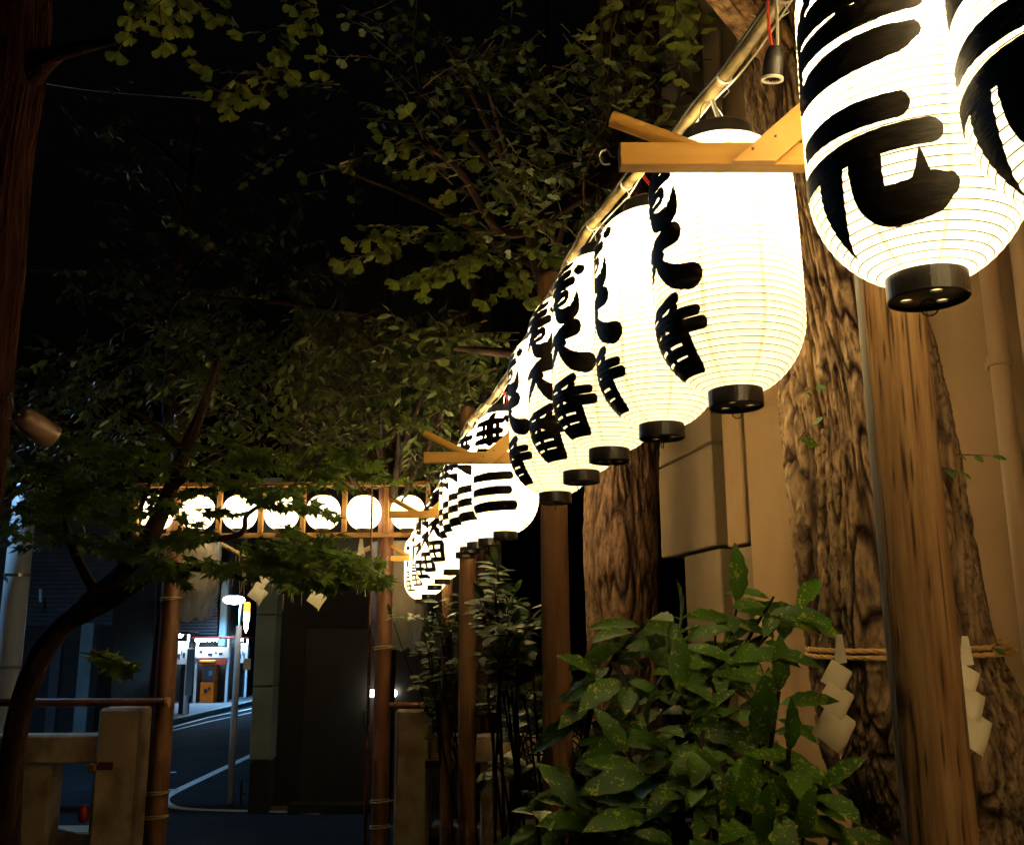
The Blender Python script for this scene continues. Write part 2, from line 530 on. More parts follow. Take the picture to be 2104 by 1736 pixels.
def put(name, mb, m, parent=None, smooth=False, loc=None, kind=None, label=None):
    """link a mesh (built in world coordinates) as one object, a child of parent if given"""
    org = ORG[parent.name] if parent is not None else Vector(loc if loc is not None else (0, 0, 0))
    vs = [(v[0] - org.x, v[1] - org.y, v[2] - org.z) for v in mb.v]
    o = bpy.data.objects.new(name, new_mesh(name, vs, mb.f, m, smooth))
    COL.objects.link(o)
    ORG[o.name] = org.copy()
    if parent is not None:
        o.parent = parent
    else:
        o.location = org
    if kind: o['kind'] = kind
    if label: o['label'] = label
    return o


def link(name, me, parent=None, mx=None, kind=None):
    o = bpy.data.objects.new(name, me)
    COL.objects.link(o)
    if parent is not None:
        o.parent = parent
    if mx is not None:
        o.matrix_local = mx
    if kind: o['kind'] = kind
    return o


def smooth_path(pts, n=6):
    """Catmull-Rom through tuples of any length"""
    P = [np.array(p, float) for p in pts]
    if len(P) < 3:
        return [P[0] + (P[1] - P[0]) * t for t in np.linspace(0, 1, n + 1)]
    P = [2 * P[0] - P[1]] + P + [2 * P[-1] - P[-2]]
    out = []
    for i in range(1, len(P) - 2):
        for t in np.linspace(0, 1, n, endpoint=False):
            a, b, c, d = P[i - 1], P[i], P[i + 1], P[i + 2]
            out.append(.5 * ((2 * b) + (c - a) * t + (2 * a - 5 * b + 4 * c - d) * t * t + (3 * b - a - 3 * c + d) * t ** 3))
    out.append(P[-2])
    return out

# ------------------------------------------------------------------ ground and street
def sheet(name, poly, z, m, kind='structure'):
    mb = MB()
    mb.add([(x, y, z) for x, y in poly], [tuple(range(len(poly)))])
    return put(name, mb, m, kind=kind)


sheet('ground', [(-150, -60), (150, -60), (150, 260), (-150, 260)], -0.012, M['soil'])
sheet('cross_street', [(-60, 9.75), (60, 9.75), (60, 13.2), (-60, 13.2)], 0.0, M['asphalt'])
sheet('road', [(-8.0, 13.2), (-3.0, 13.2), (-3.6, 60), (-9.0, 60)], 0.0, M['asphalt'])
# shrine floor: packed earth with low bumps
mb = MB()
nx, ny = 46, 44
for j in range(ny):
    for i in range(nx):
        x, y = -4.4 + 8.0 * i / (nx - 1), -1.2 + 10.6 * j / (ny - 1)
        mb.v.append((x, y, 0.03 + 0.03 * noise.noise(Vector((x * 1.3, y * 1.3, 0)))))
for j in range(ny - 1):
    for i in range(nx - 1):
        a = j * nx + i
        mb.f.append((a, a + 1, a + nx + 1, a + nx))
put('shrine_path', mb, M['soil'], smooth=True, kind='structure')
mb = MB()
mb.box((-10.5, 37, 0.06), (4.6, 47.6, 0.12))
put('pavement', mb, M['pavement'], kind='structure')
mb = MB()
for k in range(20):
    mb.box((-8.12, 14.4 + k * 2.3, 0.065), (0.16, 2.28, 0.13), bev=0.012)
put('kerb', mb, M['concrete'], kind='structure')


def stripe(name, pts, wd, z=0.004):
    mb = MB()
    P = [Vector((p[0], p[1], 0)) for p in pts]
    n = len(P)
    for i, p in enumerate(P):
        t = (P[min(i + 1, n - 1)] - P[max(i - 1, 0)]).normalized()
        s = Vector((-t.y, t.x, 0)) * wd / 2
        mb.v += [(p.x + s.x, p.y + s.y, z), (p.x - s.x, p.y - s.y, z)]
    for i in range(n - 1):
        mb.f.append((2 * i, 2 * i + 1, 2 * i + 3, 2 * i + 2))
    return put(name, mb, M['line'], kind='structure')


def gp(px, py, z=0.0):
    """ground point seen at a pixel"""
    r = F_ + (px - CX) / FPX * R_ + (CY - py) / FPX * U_
    t = (z - C0.z) / r.z
    return C0 + r * t


corner = [gp(660, 1671), gp(560, 1667), gp(430, 1664), gp(370, 1660), gp(345, 1653), gp(337, 1643), gp(352, 1630), gp(420, 1597), gp(530, 1545)]
stripe('road_line', [tuple(p)[:2] for p in smooth_path([(p.x, p.y) for p in corner], 4)], 0.13)
stripe('road_line', [tuple(gp(352, 1494))[:2], tuple(gp(430, 1473))[:2], tuple(gp(528, 1453))[:2]], 0.10)
stripe('road_line', [tuple(gp(352, 1501))[:2], tuple(gp(430, 1482))[:2], tuple(gp(528, 1461))[:2]], 0.10)
stripe('road_line', [tuple(gp(330, 1588))[:2], tuple(gp(362, 1586))[:2]], 0.12)
stripe('road_line', [tuple(gp(330, 1622))[:2], tuple(gp(368, 1622))[:2]], 0.08)

# ------------------------------------------------------------------ concrete building behind the row, on the right
WD = Vector((-0.195, 1, 0)).normalized()        # along the wall, away
WN = Vector((-1, -0.195, 0)).normalized()       # out of the wall
W0 = Vector((1.55, 2.9, 0))


def wallpt(px, py, off=0.0):
    r = F_ + (px - CX) / FPX * R_ + (CY - py) / FPX * U_
    o = W0 + WN * off
    t = (o - C0).dot(WN) / r.dot(WN)
    p = C0 + r * t
    return (p - W0).dot(WD), p.z


wall = empty('concrete_building', W0, 'beige plastered building wall behind the big tree', 'building')
MW = Matrix((WD, -WN, Vector((0, 0, 1)))).transposed()


def slab(name, u0, u1, z0, z1, proud=0.0, thick=0.3, m='plaster', bev=0.008):
    mb = MB()
    c = W0 + WD * ((u0 + u1) / 2) + WN * (proud - thick / 2) + Vector((0, 0, (z0 + z1) / 2))
    mb.box(c, (u1 - u0, thick, z1 - z0), MW, bev)
    return put(name, mb, M[m], wall)


ub, _ = wallpt(1541, 1100)
u2a, _ = wallpt(1533, 1000)
u2b, _ = wallpt(1489, 1000)
u3a, _ = wallpt(1475, 1000)
u3b, _ = wallpt(1367, 1100)
_, zC = wallpt(1515, 1120)
_, zB = wallpt(1420, 1135)
_, zA = wallpt(1440, 924)
ulow, _ = wallpt(1410, 1250)
slab('wall_panel', -6.0, ub, 0, 9.0)
slab('wall_panel', u2a + .035, u2b, zC, 9.0, 0.0)
slab('wall_panel', ub + .012, u2b + .03, 0, zC - .012, -0.02, m='slab')
slab('wall_panel', u3a, u3b, zB, zA - .006, 0.03, m='slab')
slab('wall_panel', u3a, u3b, zA + .006, 3.9, 0.03, m='slab')
slab('wall_panel', u3a, u3b, 3.912, 9.0, 0.03, m='slab')
slab('wall_panel', u3a + .02, ulow, 0, zB - .012, 0.0, m='slab')
slab('joint_backing', ub - .1, u3b - .1, 0, 9.0, -0.14, .2, m='dark_wall')
# the shallow patch of newer plaster at the picture's right edge
up, zp = wallpt(2015, 1030)
slab('plaster_patch', up - 1.4, up, .4, zp, 0.007, .05, bev=0.004)
# drainpipe with collars
ud, _ = wallpt(2082, 760)
pp = W0 + WD * ud + WN * 0.045
mb = MB()
mb.tube([pp + Vector((0, 0, z)) for z in (0, 2.0, 4.0, 8.8)], 0.029, 20)
dp = put('drainpipe', mb, M['pipe'], wall, smooth=True)
for py in (742, 250, 1500):
    _, z = wallpt(2085, py)
    mb = MB()
    mb.lathe([(0.031, -0.016), (0.036, -0.014), (0.036, 0.014), (0.031, 0.016)], 20, pp + Vector((0, 0, z)))
    mb.box(pp + Vector((0, 0, z)) + WD * .046, (0.03, 0.012, 0.024), MW)
    put('pipe_collar', mb, M['pipe'], dp)
ud2, _ = wallpt(2150, 760)
pp2 = W0 + WD * ud2 + WN * 0.035
mb = MB()
mb.tube([pp2 + Vector((0, 0, z)) for z in (0, 4.0, 8.8)], 0.03, 16)
put('drainpipe', mb, M['pipe'], wall, smooth=True)


# ------------------------------------------------------------------ street buildings
def box_building(name, px0, px1, pytop, d, depth, m, label, cat='building', base=0.0, d1=None):
    """block whose front stands d metres away between two picture columns"""
    a, b = at(px0, 1315, d), at(px1, 1315, d)
    top = at((px0 + px1) / 2, pytop, d).z
    x0, x1, y0 = a.x, b.x, a.y
    root = empty(name, ((x0 + x1) / 2, y0, 0), label, cat)
    mb = MB()
    mb.box(((x0 + x1) / 2, y0 + depth / 2, (top + base) / 2), (x1 - x0, depth, top - base))
    put('wall', mb, M[m], root)
    return root, x0, x1, y0, top


# dark corner house behind the gate
cb, x0, x1, y0, top = box_building('corner_house', 574, 1010, 470, 11.9, 9.0, 'dark_wall', 'dark house on the street corner behind the concrete pillar')
mb = MB()
mb.box((x0 + .75, y0 - .03, 1.05), (.85, .05, 2.0), bev=.01)
dr = put('door', mb, M['siding'], cb)
dr.data.materials[0] = mat('dark_door', (0.05, 0.05, 0.045), (0.04, 0.04, 0.036), rough=0.5)
mb = MB()
mb.tube([(x0 + 1.08, y0 - .075, .95), (x0 + 1.08, y0 - .075, 1.12)], .012, 8)
put('handle', mb, M['steel'], dr)
for k, (wx, wz, ww, wh) in enumerate(((x0 + 1.75, 1.45, .8, 1.0), (x0 + .9, 3.4, 1.0, 1.1), (x0 + 2.2, 3.4, .9, 1.1))):
    mb = MB()
    for sx in (-1, 1):
        mb.box((wx + sx * ww / 2, y0 - .02, wz), (.05, .06, wh + .1))
    for sz in (-1, 1):
        mb.box((wx, y0 - .022, wz + sz * wh / 2), (ww - .05, .055, .05))
    fr = put('window', mb, M['concrete'], cb)
    fr.data.materials[0] = dr.data.materials[0]
    mb = MB()
    mb.box((wx, y0 - .006, wz), (ww - .06, .01, wh - .06))
    put('pane', mb, M['lacquer'], fr)
mb = MB()
mb.box((x0 + .75, y0 - .18, .05), (1.0, .3, .1), bev=.01)
put('step', mb, M['dark_wall'], cb)

# concrete pillar at its corner
pa = at(551, 1315, 11.75)
pl = empty('concrete_pillar', (pa.x, pa.y, 0), 'grey green concrete pillar at the street corner beside the dark house', 'pillar')
mb = MB()
zt = at(555, 1140, 11.75).z
zm = at(555, 1555, 11.75).z
zs = [zm + .012]
while zs[-1] < 3.4:
    zs.append(zs[-1] + .82)
for a, b in zip(zs[:-1], zs[1:]):
    m_ = MB()
    m_.box((pa.x, pa.y, (a + b) / 2), (.235, .3, b - a - .01), bev=.008)
    put('block', m_, M['concrete'], pl)
m_ = MB()
m_.box((pa.x, pa.y, zm / 2), (.225, .29, zm), bev=.008)
put('block', m_, M['dark_wall'], pl)
m_ = MB()
m_.box((pa.x, pa.y + .02, 1.7), (.2, .2, 3.3))
put('core', m_, M['concrete'], pl)

# small pipe frame at the pillar foot
g0, g1 = gp(494, 1652), gp(524, 1652)
mb = MB()
fr_h = .27
mb.tube([(g0.x, g0.y, 0), (g0.x, g0.y, fr_h), (g1.x, g1.y, fr_h), (g1.x, g1.y, 0)], .014, 8)
mb.tube([(g0.x, g0.y, .1), (g0.x, g0.y + .2, .1)], .012, 8)
gf = put('pipe_barrier', mb, M['iron'], loc=(g0.x, g0.y, 0))
tag(gf, 'low rusty pipe frame on the ground at the foot of the concrete pillar', 'barrier')
mb = MB()
e0, e1 = gp(527, 1665), gp(650, 1663)
mb.bar((e0.x, e0.y, .02), (e1.x, e1.y, .02), .10, .05, bev=.01)
put('kerb', mb, M['pavement'], kind='structure')

# left-hand houses
lb, x0, x1, y0, top = box_building('boarded_house', -60, 206, 900, 20.5, .8, 'dark_wall', 'grey boarded house behind the maple at the left')
zlo = at(100, 1285, 20.5).z
nb = 30
zz = np.linspace(zlo, at(100, 1000, 20.5).z, nb + 1)
for k in range(nb):
    mb = MB()
    tilt = Matrix.Rotation(rad(14), 3, 'X')
    mb.box(((x0 + x1) / 2 + .25, y0 - .035, (zz[k] + zz[k + 1]) / 2), (x1 - x0 - .02, .014, (zz[1] - zz[0]) * .9), tilt)
    put('cladding_board', mb, M['siding'], lb)
pp3 = at(172, 1430, 20.2)
mb = MB()
mb.box((pp3.x, pp3.y, 1.15), (.26, .2, 2.3), bev=.01)
put('porch_post', mb, M['concrete'], lb)
pp4 = at(110, 1430, 20.2)
mb = MB()
mb.box((pp4.x, pp4.y, 1.0), (.2, .15, 2.0), bev=.01)
put('porch_post', mb, M['siding'], lb)
mb = MB()
mb.tube([at(83, 1210, 20.2), at(83, 1236, 20.2)], .03, 8)
put('light_fitting', mb, M['white_sign'], lb)

bb, x0, x1, y0, top = box_building('dark_house', 210, 470, 1010, 31.5, 8.0, 'dark_wall', 'dark house with a slatted shutter behind the roadside pay booths')
for k in range(11):
    a, b = at(352, 1236 + k * 6.5, 31.2), at(446, 1236 + k * 6.5, 31.2)
    mb = MB()
    mb.bar(a, b, .10, .045, (0, -.5, 1))
    put('shutter_slat', mb, M['siding'], bb)
a = at(457, 1315, 31.1)
mb = MB()
mb.box((a.x, a.y, at(457, 1240, 31.1).z), (.2, .2, 2.6), bev=.01)
put('downpipe', mb, M['concrete'], bb)

# utility pole at the far left
a = at(22, 1315, 12.0)
up_ = empty('utility_pole', (a.x, a.y, 0), 'thick pale utility pole at the left edge beyond the stone fence', 'pole')
mb = MB()
mb.tube([(a.x, a.y, z) for z in (0, 1.2, 2.4, at(22, 985, 12).z)], [.155, .15, .145, .14], 24)
put('shaft', mb, M['blue_metal'], up_, smooth=True)
for py in (1180, 1370):
    z = at(22, py, 12).z
    mb = MB()
    mb.lathe([(.154, -.02), (.158, -.018), (.158, .018), (.154, .02)], 24, (a.x, a.y, z))
    put('band', mb, M['steel'], up_)
# white sign pole near the corner
b0, b1 = gp(472, 1650), at(500, 1285, 11.4)
sp_ = empty('sign_pole', (b0.x, b0.y, 0), 'slim white metal pole standing on the street corner', 'pole')
mb = MB()
mb.tube([(b0.x, b0.y, 0), (b0.x, b0.y, 1.1), (b0.x, b0.y, 2.1)], [.042, .04, .036], 14)
put('shaft', mb, M['blue_metal'], sp_, smooth=True)
q = at(511, 1364, 11.35)
mb = MB()
mb.box((q.x - .02, q.y, q.z), (.085, .02, .125), bev=.004)
put('sign_plate', mb, M['white_sign'], sp_)

# far street lamp, and a second one assumed out of view at the left
def street_lamp(px, py, d, label, energy, zbase=0.0, hdx=0.0):
    h = at(px, py, d)
    r = empty('street_lamp', (h.x + .22, h.y, 0), label, 'street lamp', 'lamps along the street')
    mb = MB()
    mb.tube([(h.x + .22, h.y, zbase), (h.x + .22, h.y, h.z - .2), (h.x + .2, h.y, h.z + .02), (h.x + .1, h.y, h.z + .07)], [.05, .035, .03, .03], 10)
    put('post', mb, M['blue_metal'], r, smooth=True)
    mb = MB()
    mb.lathe([(0.0, .09), (.10, .085), (.19, .06), (.22, .03), (.22, .01)], 20, (h.x, h.y, h.z))
    put('lamp_housing', mb, M['blue_metal'], r, smooth=True)
    mb = MB()
    mb.lathe([(.22, .01), (.30, -.03), (.33, -.09), (.29, -.16), (.17, -.21), (0.0, -.225)], 20, (h.x, h.y, h.z))
    put('lamp_glass', mb, M['lamp_cool'], r, smooth=True)
    ld = bpy.data.lights.new('street_lamp_light', 'SPOT')
    ld.energy, ld.color, ld.shadow_soft_size = energy, (0.18, 0.52, 1.0), .12
    ld.spot_size, ld.spot_blend = rad(165), .6
    lo = bpy.data.objects.new('street_lamp_light', ld)
    COL.objects.link(lo)
    lo.location = (h.x, h.y, h.z - .26)
    return r


street_lamp(481, 1226, 30, 'far street lamp with a bright white head over the road', 900)
street_lamp(-170, 600, 13.0, 'assumed street lamp on a tall post, out of view past the left edge, to light the road', 620)  # unseen lamp, assumed from the bluish light on road and utility pole

# little orange topped lamp hanging at the corner
h = at(508, 1240, 12.2)
hl = empty('hanging_lamp', h, 'small glowing lamp with an orange top hanging near the street corner', 'lamp')
mb = MB(); mb.lathe([(.0, .02), (.034, .015), (.038, -.0), (.038, -.1), (.036, -.1)], 14, h)
put('shade_top', mb, M['lamp_warm'], hl)
mb = MB(); mb.lathe([(.036, -.10), (.038, -.2), (.03, -.21), (.028, -.22), (.026, -.3), (.0, -.36)], 14, h)
put('glass', mb, M['lamp_white'], hl)
mb = MB(); mb.tube([h + Vector((0, 0, .01)), h + Vector((0, 0, .62)), h + Vector((.28, .1, .75))], .006, 6)
put('wire', mb, M['wire'], hl)

# pay booths of the car park
def booth(pxl, pxr, d, label, machine=None, top_py=1312, sign=(1330, 1352), base=1452):
    g = gp((pxl + pxr) / 2, base)
    k = g.y / at((pxl + pxr) / 2, base, 1).y
    P = lambda px, py, off=0: at(px, py, k) + Vector((0, off, 0))
    r = empty('pay_booth', (g.x, g.y, 0), label, 'pay booth', 'booths across the road')
    ztop = P(pxl, top_py).z
    for px in (pxl, pxr):
        p = P(px, base)
        mb = MB(); mb.box((p.x, p.y, ztop / 2 + .06), (.07, .07, ztop - .12), bev=.008)
        put('post', mb, M['blue_metal'], r)
    xl, xr = P(pxl, base).x, P(pxr, base).x
    mb = MB(); mb.box(((xl + xr) / 2, g.y + .1, ztop + .03), (xr - xl + .2, .8, .06), bev=.01)
    put('canopy', mb, M['red_sign'], r)
    mb = MB(); z0, z1 = P(pxl, sign[1]).z, P(pxl, sign[0]).z
    mb.box(((xl + xr) / 2, g.y - .05, (z0 + z1) / 2), (xr - xl + .08, .06, z1 - z0), bev=.008)
    sg = put('sign_board', mb, M['white_sign'], r)
    for f0, f1, zc in ((.38, .52, .35), (.6, .66, .5), (.72, .84, .4), (.1, .2, .6)):
        mb = MB(); mb.box((xl + (xr - xl) * (f0 + f1) / 2, g.y - .084, z0 + (z1 - z0) * zc), ((xr - xl) * (f1 - f0), .006, (z1 - z0) * .22))
        put('print', mb, M['mark'], sg)
    mb = MB(); mb.tube([((xl + (xr - xl) * .0), g.y - .2, ztop - .03), (xl + (xr - xl) * .68, g.y - .2, ztop - .03)], .045, 10)
    put('lamp_tube', mb, M['tube'], r)
    mb = MB(); mb.box(((xl + xr) / 2, g.y + .5, (ztop - .2) / 2), (xr - xl - .1, .04, ztop - .25))
    put('back_panel', mb, M['dark_wall'], r)
    return r, P, g


r, P, g = booth(398, 463, 28, 'pay booth with an orange machine under a white and red sign')
z0, z1 = P(430, 1365).z, P(430, 1354).z
mb = MB(); mb.box((P(433, 1360).x, g.y - .06, (z0 + z1) / 2), (P(462, 1360).x - P(404, 1360).x, .06, z1 - z0))
put('lower_band', mb, M['red_sign'], r)
xm0, xm1 = P(409, 1450).x, P(437, 1450).x
zt_, zs_ = P(420, 1362).z, P(420, 1402).z
mb = MB(); mb.box(((xm0 + xm1) / 2, g.y + .2, zs_ / 2), (xm1 - xm0, .42, zs_), bev=.012)
mb.box(((xm0 + xm1) / 2, g.y + .26, (zs_ + zt_) / 2 + .01), (xm1 - xm0, .3, zt_ - zs_), bev=.012)
mc = put('pay_machine', mb, M['orange'], r)
mb = MB(); mb.box(((xm0 + xm1) / 2, g.y + .10, (zs_ + zt_) / 2 - .03), ((xm1 - xm0) * .8, .02, (zt_ - zs_) * .78))
put('display', mb, M['screen'], mc)
mb = MB(); mb.box((xm0 + (xm1 - xm0) * .62, g.y + .085, (zs_ + zt_) / 2 - .02), ((xm1 - xm0) * .25, .012, (zt_ - zs_) * .25))
put('notice', mb, M['white_sign'], mc)
for fx, fz, s in ((.42, .66, .1), (.68, .75, .07)):
    mb = MB(); mb.box((xm0 + (xm1 - xm0) * fx, g.y - .015, zs_ * fz), (s, .012, s * 1.1))
    put('slot', mb, M['mark'], mc)
mb = MB(); mb.box(((xm0 + xm1) / 2, g.y + .05, zt_ + .05), (xm1 - xm0 + .06, .3, .07), bev=.01)
put('hood', mb, M['yellow'], mc)

r, P, g = booth(348, 378, 27, 'narrow booth with a tall bright white sign by the bamboo pole', top_py=1303, sign=(1318, 1365), base=1478)
mb = MB(); a = P(389, 1380)
mb.box((a.x, a.y, a.z), (.17, .05, 1.15), bev=.01)
put('side_sign', mb, M['white_sign'], r)
mb = MB(); mb.box((a.x, a.y + .02, .5), (.04, .04, 1.0))
put('side_post', mb, M['blue_metal'], r)
r, P, g = booth(481, 503, 29, 'small lit booth partly hidden by the white pole', top_py=1312, sign=(1322, 1362), base=1440)

# low white light beyond the gate
a = at(782, 1424, 12.9)
a = at(782, 1424, 11.6)
wl = empty('bracket_lamp', a, 'white glowing lamp low on the dark house behind the gate pole', 'lamp')
mb = MB(); mb.box(a + Vector((.025, 0, 0)), (.33, .08, .085), bev=.02)
put('lamp_glass', mb, M['lamp_white'], wl)
mb = MB(); mb.box(a + Vector((0, .12, 0)), (.25, .16, .07), bev=.01)
put('housing', mb, M['siding'], wl)

# overhead wire
mb = MB()
pts = [at(60, 165, 14), at(90, 172, 14.2), at(210, 189, 15), at(420, 205, 17)]
mb.tube(smooth_path([tuple(p) for p in pts], 4), .006, 6)
tag(put('overhead_wire', mb, M['white_wire'], loc=pts[1]), 'thin pale wire across the dark sky beside the reddish trunk', 'wire')

# ------------------------------------------------------------------ lanterns
LH, LR = 0.600, 0.150
Z0, Z1 = 0.034, 0.566
RB, RT = 0.053, 0.070


def lrad(z):
    t = (z - Z0) / (Z1 - Z0)
    t = min(max(t, 0), 1)
    a, b = .27, .20
    r = LR * (1 - .035 * (2 * t - 1.05) ** 2)
    if t < a:
        s = t / a
        r = RB + (r - RB) * (1 - (1 - s) ** 2.1) ** .72
    elif t > 1 - b:
        s = (1 - t) / b
        r = RT + (r - RT) * (1 - (1 - s) ** 2.2) ** .62
    return r


def lantern_meshes(nrib, seg):
    """paper bands bulging between thin ribs"""
    pv, pf, rv, rf = [], [], [], []
    # ribs evenly spaced along the profile's length
    zs = np.linspace(Z0, Z1, 600)
    rs = np.array([lrad(z) for z in zs])
    arc = np.concatenate([[0], np.cumsum(np.hypot(np.diff(zs), np.diff(rs)))])
    s_r = np.linspace(0, arc[-1], nrib + 1)
    hb = 0.00085 if seg > 40 else 0.0011
    ring_cache = []

    def ring(s, dr):
        z = float(np.interp(s, arc, zs))
        r = float(np.interp(s, arc, rs)) + dr
        return [(r * math.cos(2 * math.pi * k / seg), r * math.sin(2 * math.pi * k / seg), z) for k in range(seg)]

    def band(vs, fs, rows):
        o = len(vs)
        for rw in rows:
            vs += rw
        for i in range(len(rows) - 1):
            for k in range(seg):
                k2 = (k + 1) % seg
                fs.append((o + i * seg + k, o + i * seg + k2, o + (i + 1) * seg + k2, o + (i + 1) * seg + k))
    for i in range(nrib):
        a, b = s_r[i] + hb, s_r[i + 1] - hb
        m = (a + b) / 2
        band(pv, pf, [ring(a, -.0009), ring(a + (m - a) * .5, .0004), ring(m, .0009), ring(b - (b - m) * .5, .0004), ring(b, -.0009)])
    for i in range(1, nrib):
        band(rv, rf, [ring(s_r[i] - hb, -.0009), ring(s_r[i], -.0002), ring(s_r[i] + hb, -.0009)])
    return new_mesh('paper', pv, pf, M['paper'], True), new_mesh('ribbing', rv, rf, M['rib'], True)


HI = lantern_meshes(44, 64)
LO = lantern_meshes(30, 32)

# caps: lacquered rings, the bottom one closed by a disc with three vent holes
def disc_with_holes(name, R, holes, th, m):
    cu = bpy.data.curves.new(name, 'CURVE')
    cu.dimensions, cu.fill_mode, cu.extrude = '2D', 'BOTH', th / 2

    def circ(cx, cy, r, n):
        s = cu.splines.new('POLY')
        s.points.add(n - 1)
        for k in range(n):
            a = 2 * math.pi * k / n
            s.points[k].co = (cx + r * math.cos(a), cy + r * math.sin(a), 0, 1)
        s.use_cyclic_u = True
    circ(0, 0, R, 40)
    for h in holes:
        circ(*h, 14)
    o = bpy.data.objects.new(name, cu)
    me = bpy.data.meshes.new_from_object(o)
    bpy.data.objects.remove(o)
    bpy.data.curves.remove(cu)
    me.materials.clear()
    me.materials.append(m)
    return me


mb = MB()
mb.lathe([(RB - .003, .036), (RB - .003, .001), (RB, 0), (RB + .0015, .002), (RB + .0015, .036), (RB - .003, .036)], 40)
for a in (0.6, 2.7, 4.8):
    mb.lathe([(0, .002), (.0018, .0015), (.0022, 0)], 8, ((RB + .001) * math.cos(a), (RB + .001) * math.sin(a), .02))
ME_BCAP = new_mesh('bottom_cap', mb.v, mb.f, M['lacquer'])
mb = MB()
mb.lathe([(RB - .0034, .035), (RB - .0034, .0085)], 40)
ME_LINE = new_mesh('cap_lining', mb.v, mb.f, M['shide'], True)
ME_DISC = disc_with_holes('cap_disc', RB - .0032, [(.029 * math.cos(a), .029 * math.sin(a), .0085) for a in (.9, 3.0, 5.1)], .003, M['lacquer'])
mb = MB()
mb.lathe([(RT - .003, Z1 - .006), (RT - .003, LH), (RT, LH + .001), (RT + .003, LH - .002), (RT + .003, Z1 - .006), (RT - .003, Z1 - .006)], 40)
mb.box((0, 0, LH - .006), (RT * 1.94, .012, .004))
ME_TCAP = new_mesh('top_cap', mb.v, mb.f, M['lacquer'])
mb = MB()
mb.tube([(RT * math.cos(a), 0, LH - .005 + .075 * math.sin(a)) for a in np.linspace(0, math.pi, 13)], .0013, 6)
mb.tube([(RT, 0, LH - .03), (RT, 0, LH - .004)], .0016, 6)
mb.tube([(-RT, 0, LH - .03), (-RT, 0, LH - .004)], .0016, 6)
ME_BAIL = new_mesh('wire_handle', mb.v, mb.f, M['steel'])
mb = MB()
mb.tube([(.012 * math.cos(a), 0, -.010 + .012 * math.sin(a)) for a in np.linspace(.2, 2 * math.pi - .2, 12)], .0012, 6)
ME_LOOP = new_mesh('ring_hook', mb.v, mb.f, M['wire'])

# brushed characters, strokes in a unit box: (x, y, half width)
CH = {}
CH['ban'] = [
    [(-.45, .74, .06), (.05, .86, .10), (.50, 1.02, .10)], [(.02, .9, .09), (.03, .4, .10), (.0, -.95, .09)],
    [(-.95, .36, .09), (.1, .45, .10), (.62, .50, .10), (.9, .50, .09)], [(-.5, .72, .06), (-.34, .56, .08)], [(.48, .78, .08), (.34, .58, .07)],
    [(-.1, .38, .10), (-.5, .02, .10), (-.95, -.12, .05)], [(.1, .38, .08), (.55, .14, .11), (.98, .12, .11)],
    [(-.56, -.10, .10), (-.5, -.95, .10)], [(.58, -.08, .12), (.62, -.92, .13)],
    [(-.56, -.12, .10), (.58, -.08, .11)], [(-.52, -.5, .08), (.58, -.48, .08)], [(-.5, -.9, .11), (.6, -.88, .13)]]
CH['dai'] = [
    [(-.95, .42, .07), (-.3, .52, .11), (.2, .72, .17), (.55, .80, .20)], [(.02, .5, .14), (-.22, -.05, .12), (-.62, -.6, .09), (-1, -.95, .02)],
    [(.22, .32, .10), (.10, .16, .11), (.28, -.2, .15), (.55, -.52, .20), (.86, -.66, .23)]]
CH['omote'] = [
    [(.62, .66, .10), (.72, .56, .12)], [(-.62, .62, .07), (.1, .82, .10), (.3, .9, .10)], [(-.85, .28, .07), (.0, .46, .10), (.36, .56, .10)],
    [(-.95, -.02, .06), (.0, .16, .10), (.5, .26, .11)], [(-.05, 1.0, .09), (-.08, .1, .10)], [(.1, .2, .1), (-.3, -.3, .1), (-.95, -.85, .04)],
    [(-.1, -.05, .09), (-.12, -.5, .11), (.15, -.78, .17), (.5, -.74, .17), (.62, -.5, .10), (.66, -.12, .015)], [(-.1, -.2, .07), (.3, -.08, .08), (.3, -.3, .06), (0, -.4, .05)]]
CH['gen'] = [
    [(-.80, .68, .13), (-.1, .70, .155), (.52, .68, .155)], [(-1.0, .18, .12), (-.1, .24, .145), (.82, .26, .15)],
    [(-.32, .22, .19), (-.40, -.16, .20), (-.50, -.5, .16), (-.68, -.9, .02)],
    [(.12, .22, .20), (.10, -.2, .20), (.11, -.42, .21), (.24, -.53, .20), (.55, -.53, .20), (.86, -.46, .20), (1.0, -.40, .12)], [(.70, -.42, .16), (.70, -.18, .07), (.69, .06, .008)]]
CH['iro'] = [
    [(-.3, 1.0, .10), (-.9, .5, .08)], [(-.55, .92, .13), (.1, .96, .15), (.55, .94, .15)], [(-.9, .40, .14), (.0, .48, .19), (.6, .48, .22), (.92, .42, .14)],
    [(-.85, .0, .13), (.0, .06, .16), (.78, .08, .15)], [(-.92, -.58, .16), (-.2, -.50, .21), (.5, -.46, .20), (.74, -.38, .12)],
    [(-.85, .55, .10), (-.9, -.5, .12)], [(.02, .9, .10), (.02, .1, .1)], [(.55, .6, .16), (.6, .1, .16)]]
CH['sen'] = [
    [(-.72, .58, .09), (.0, .64, .12), (.48, .68, .11)], [(-.72, .22, .09), (.0, .26, .11), (.42, .28, .11)], [(-.78, -.12, .09), (.0, -.08, .12), (.5, -.06, .11)],
    [(-.02, 1.0, .13), (-.02, .2, .14), (-.02, -.2, .12)], [(.62, .82, .10), (.8, .62, .13), (.88, .4, .15), (.8, .2, .10)],
    [(-.6, -.42, .09), (-.1, -.5, .10), (.3, -.62, .16), (.62, -.72, .18)], [(-.3, .6, .07), (-.3, -.1, .07)], [(.3, .6, .07), (.3, -.1, .07)]]
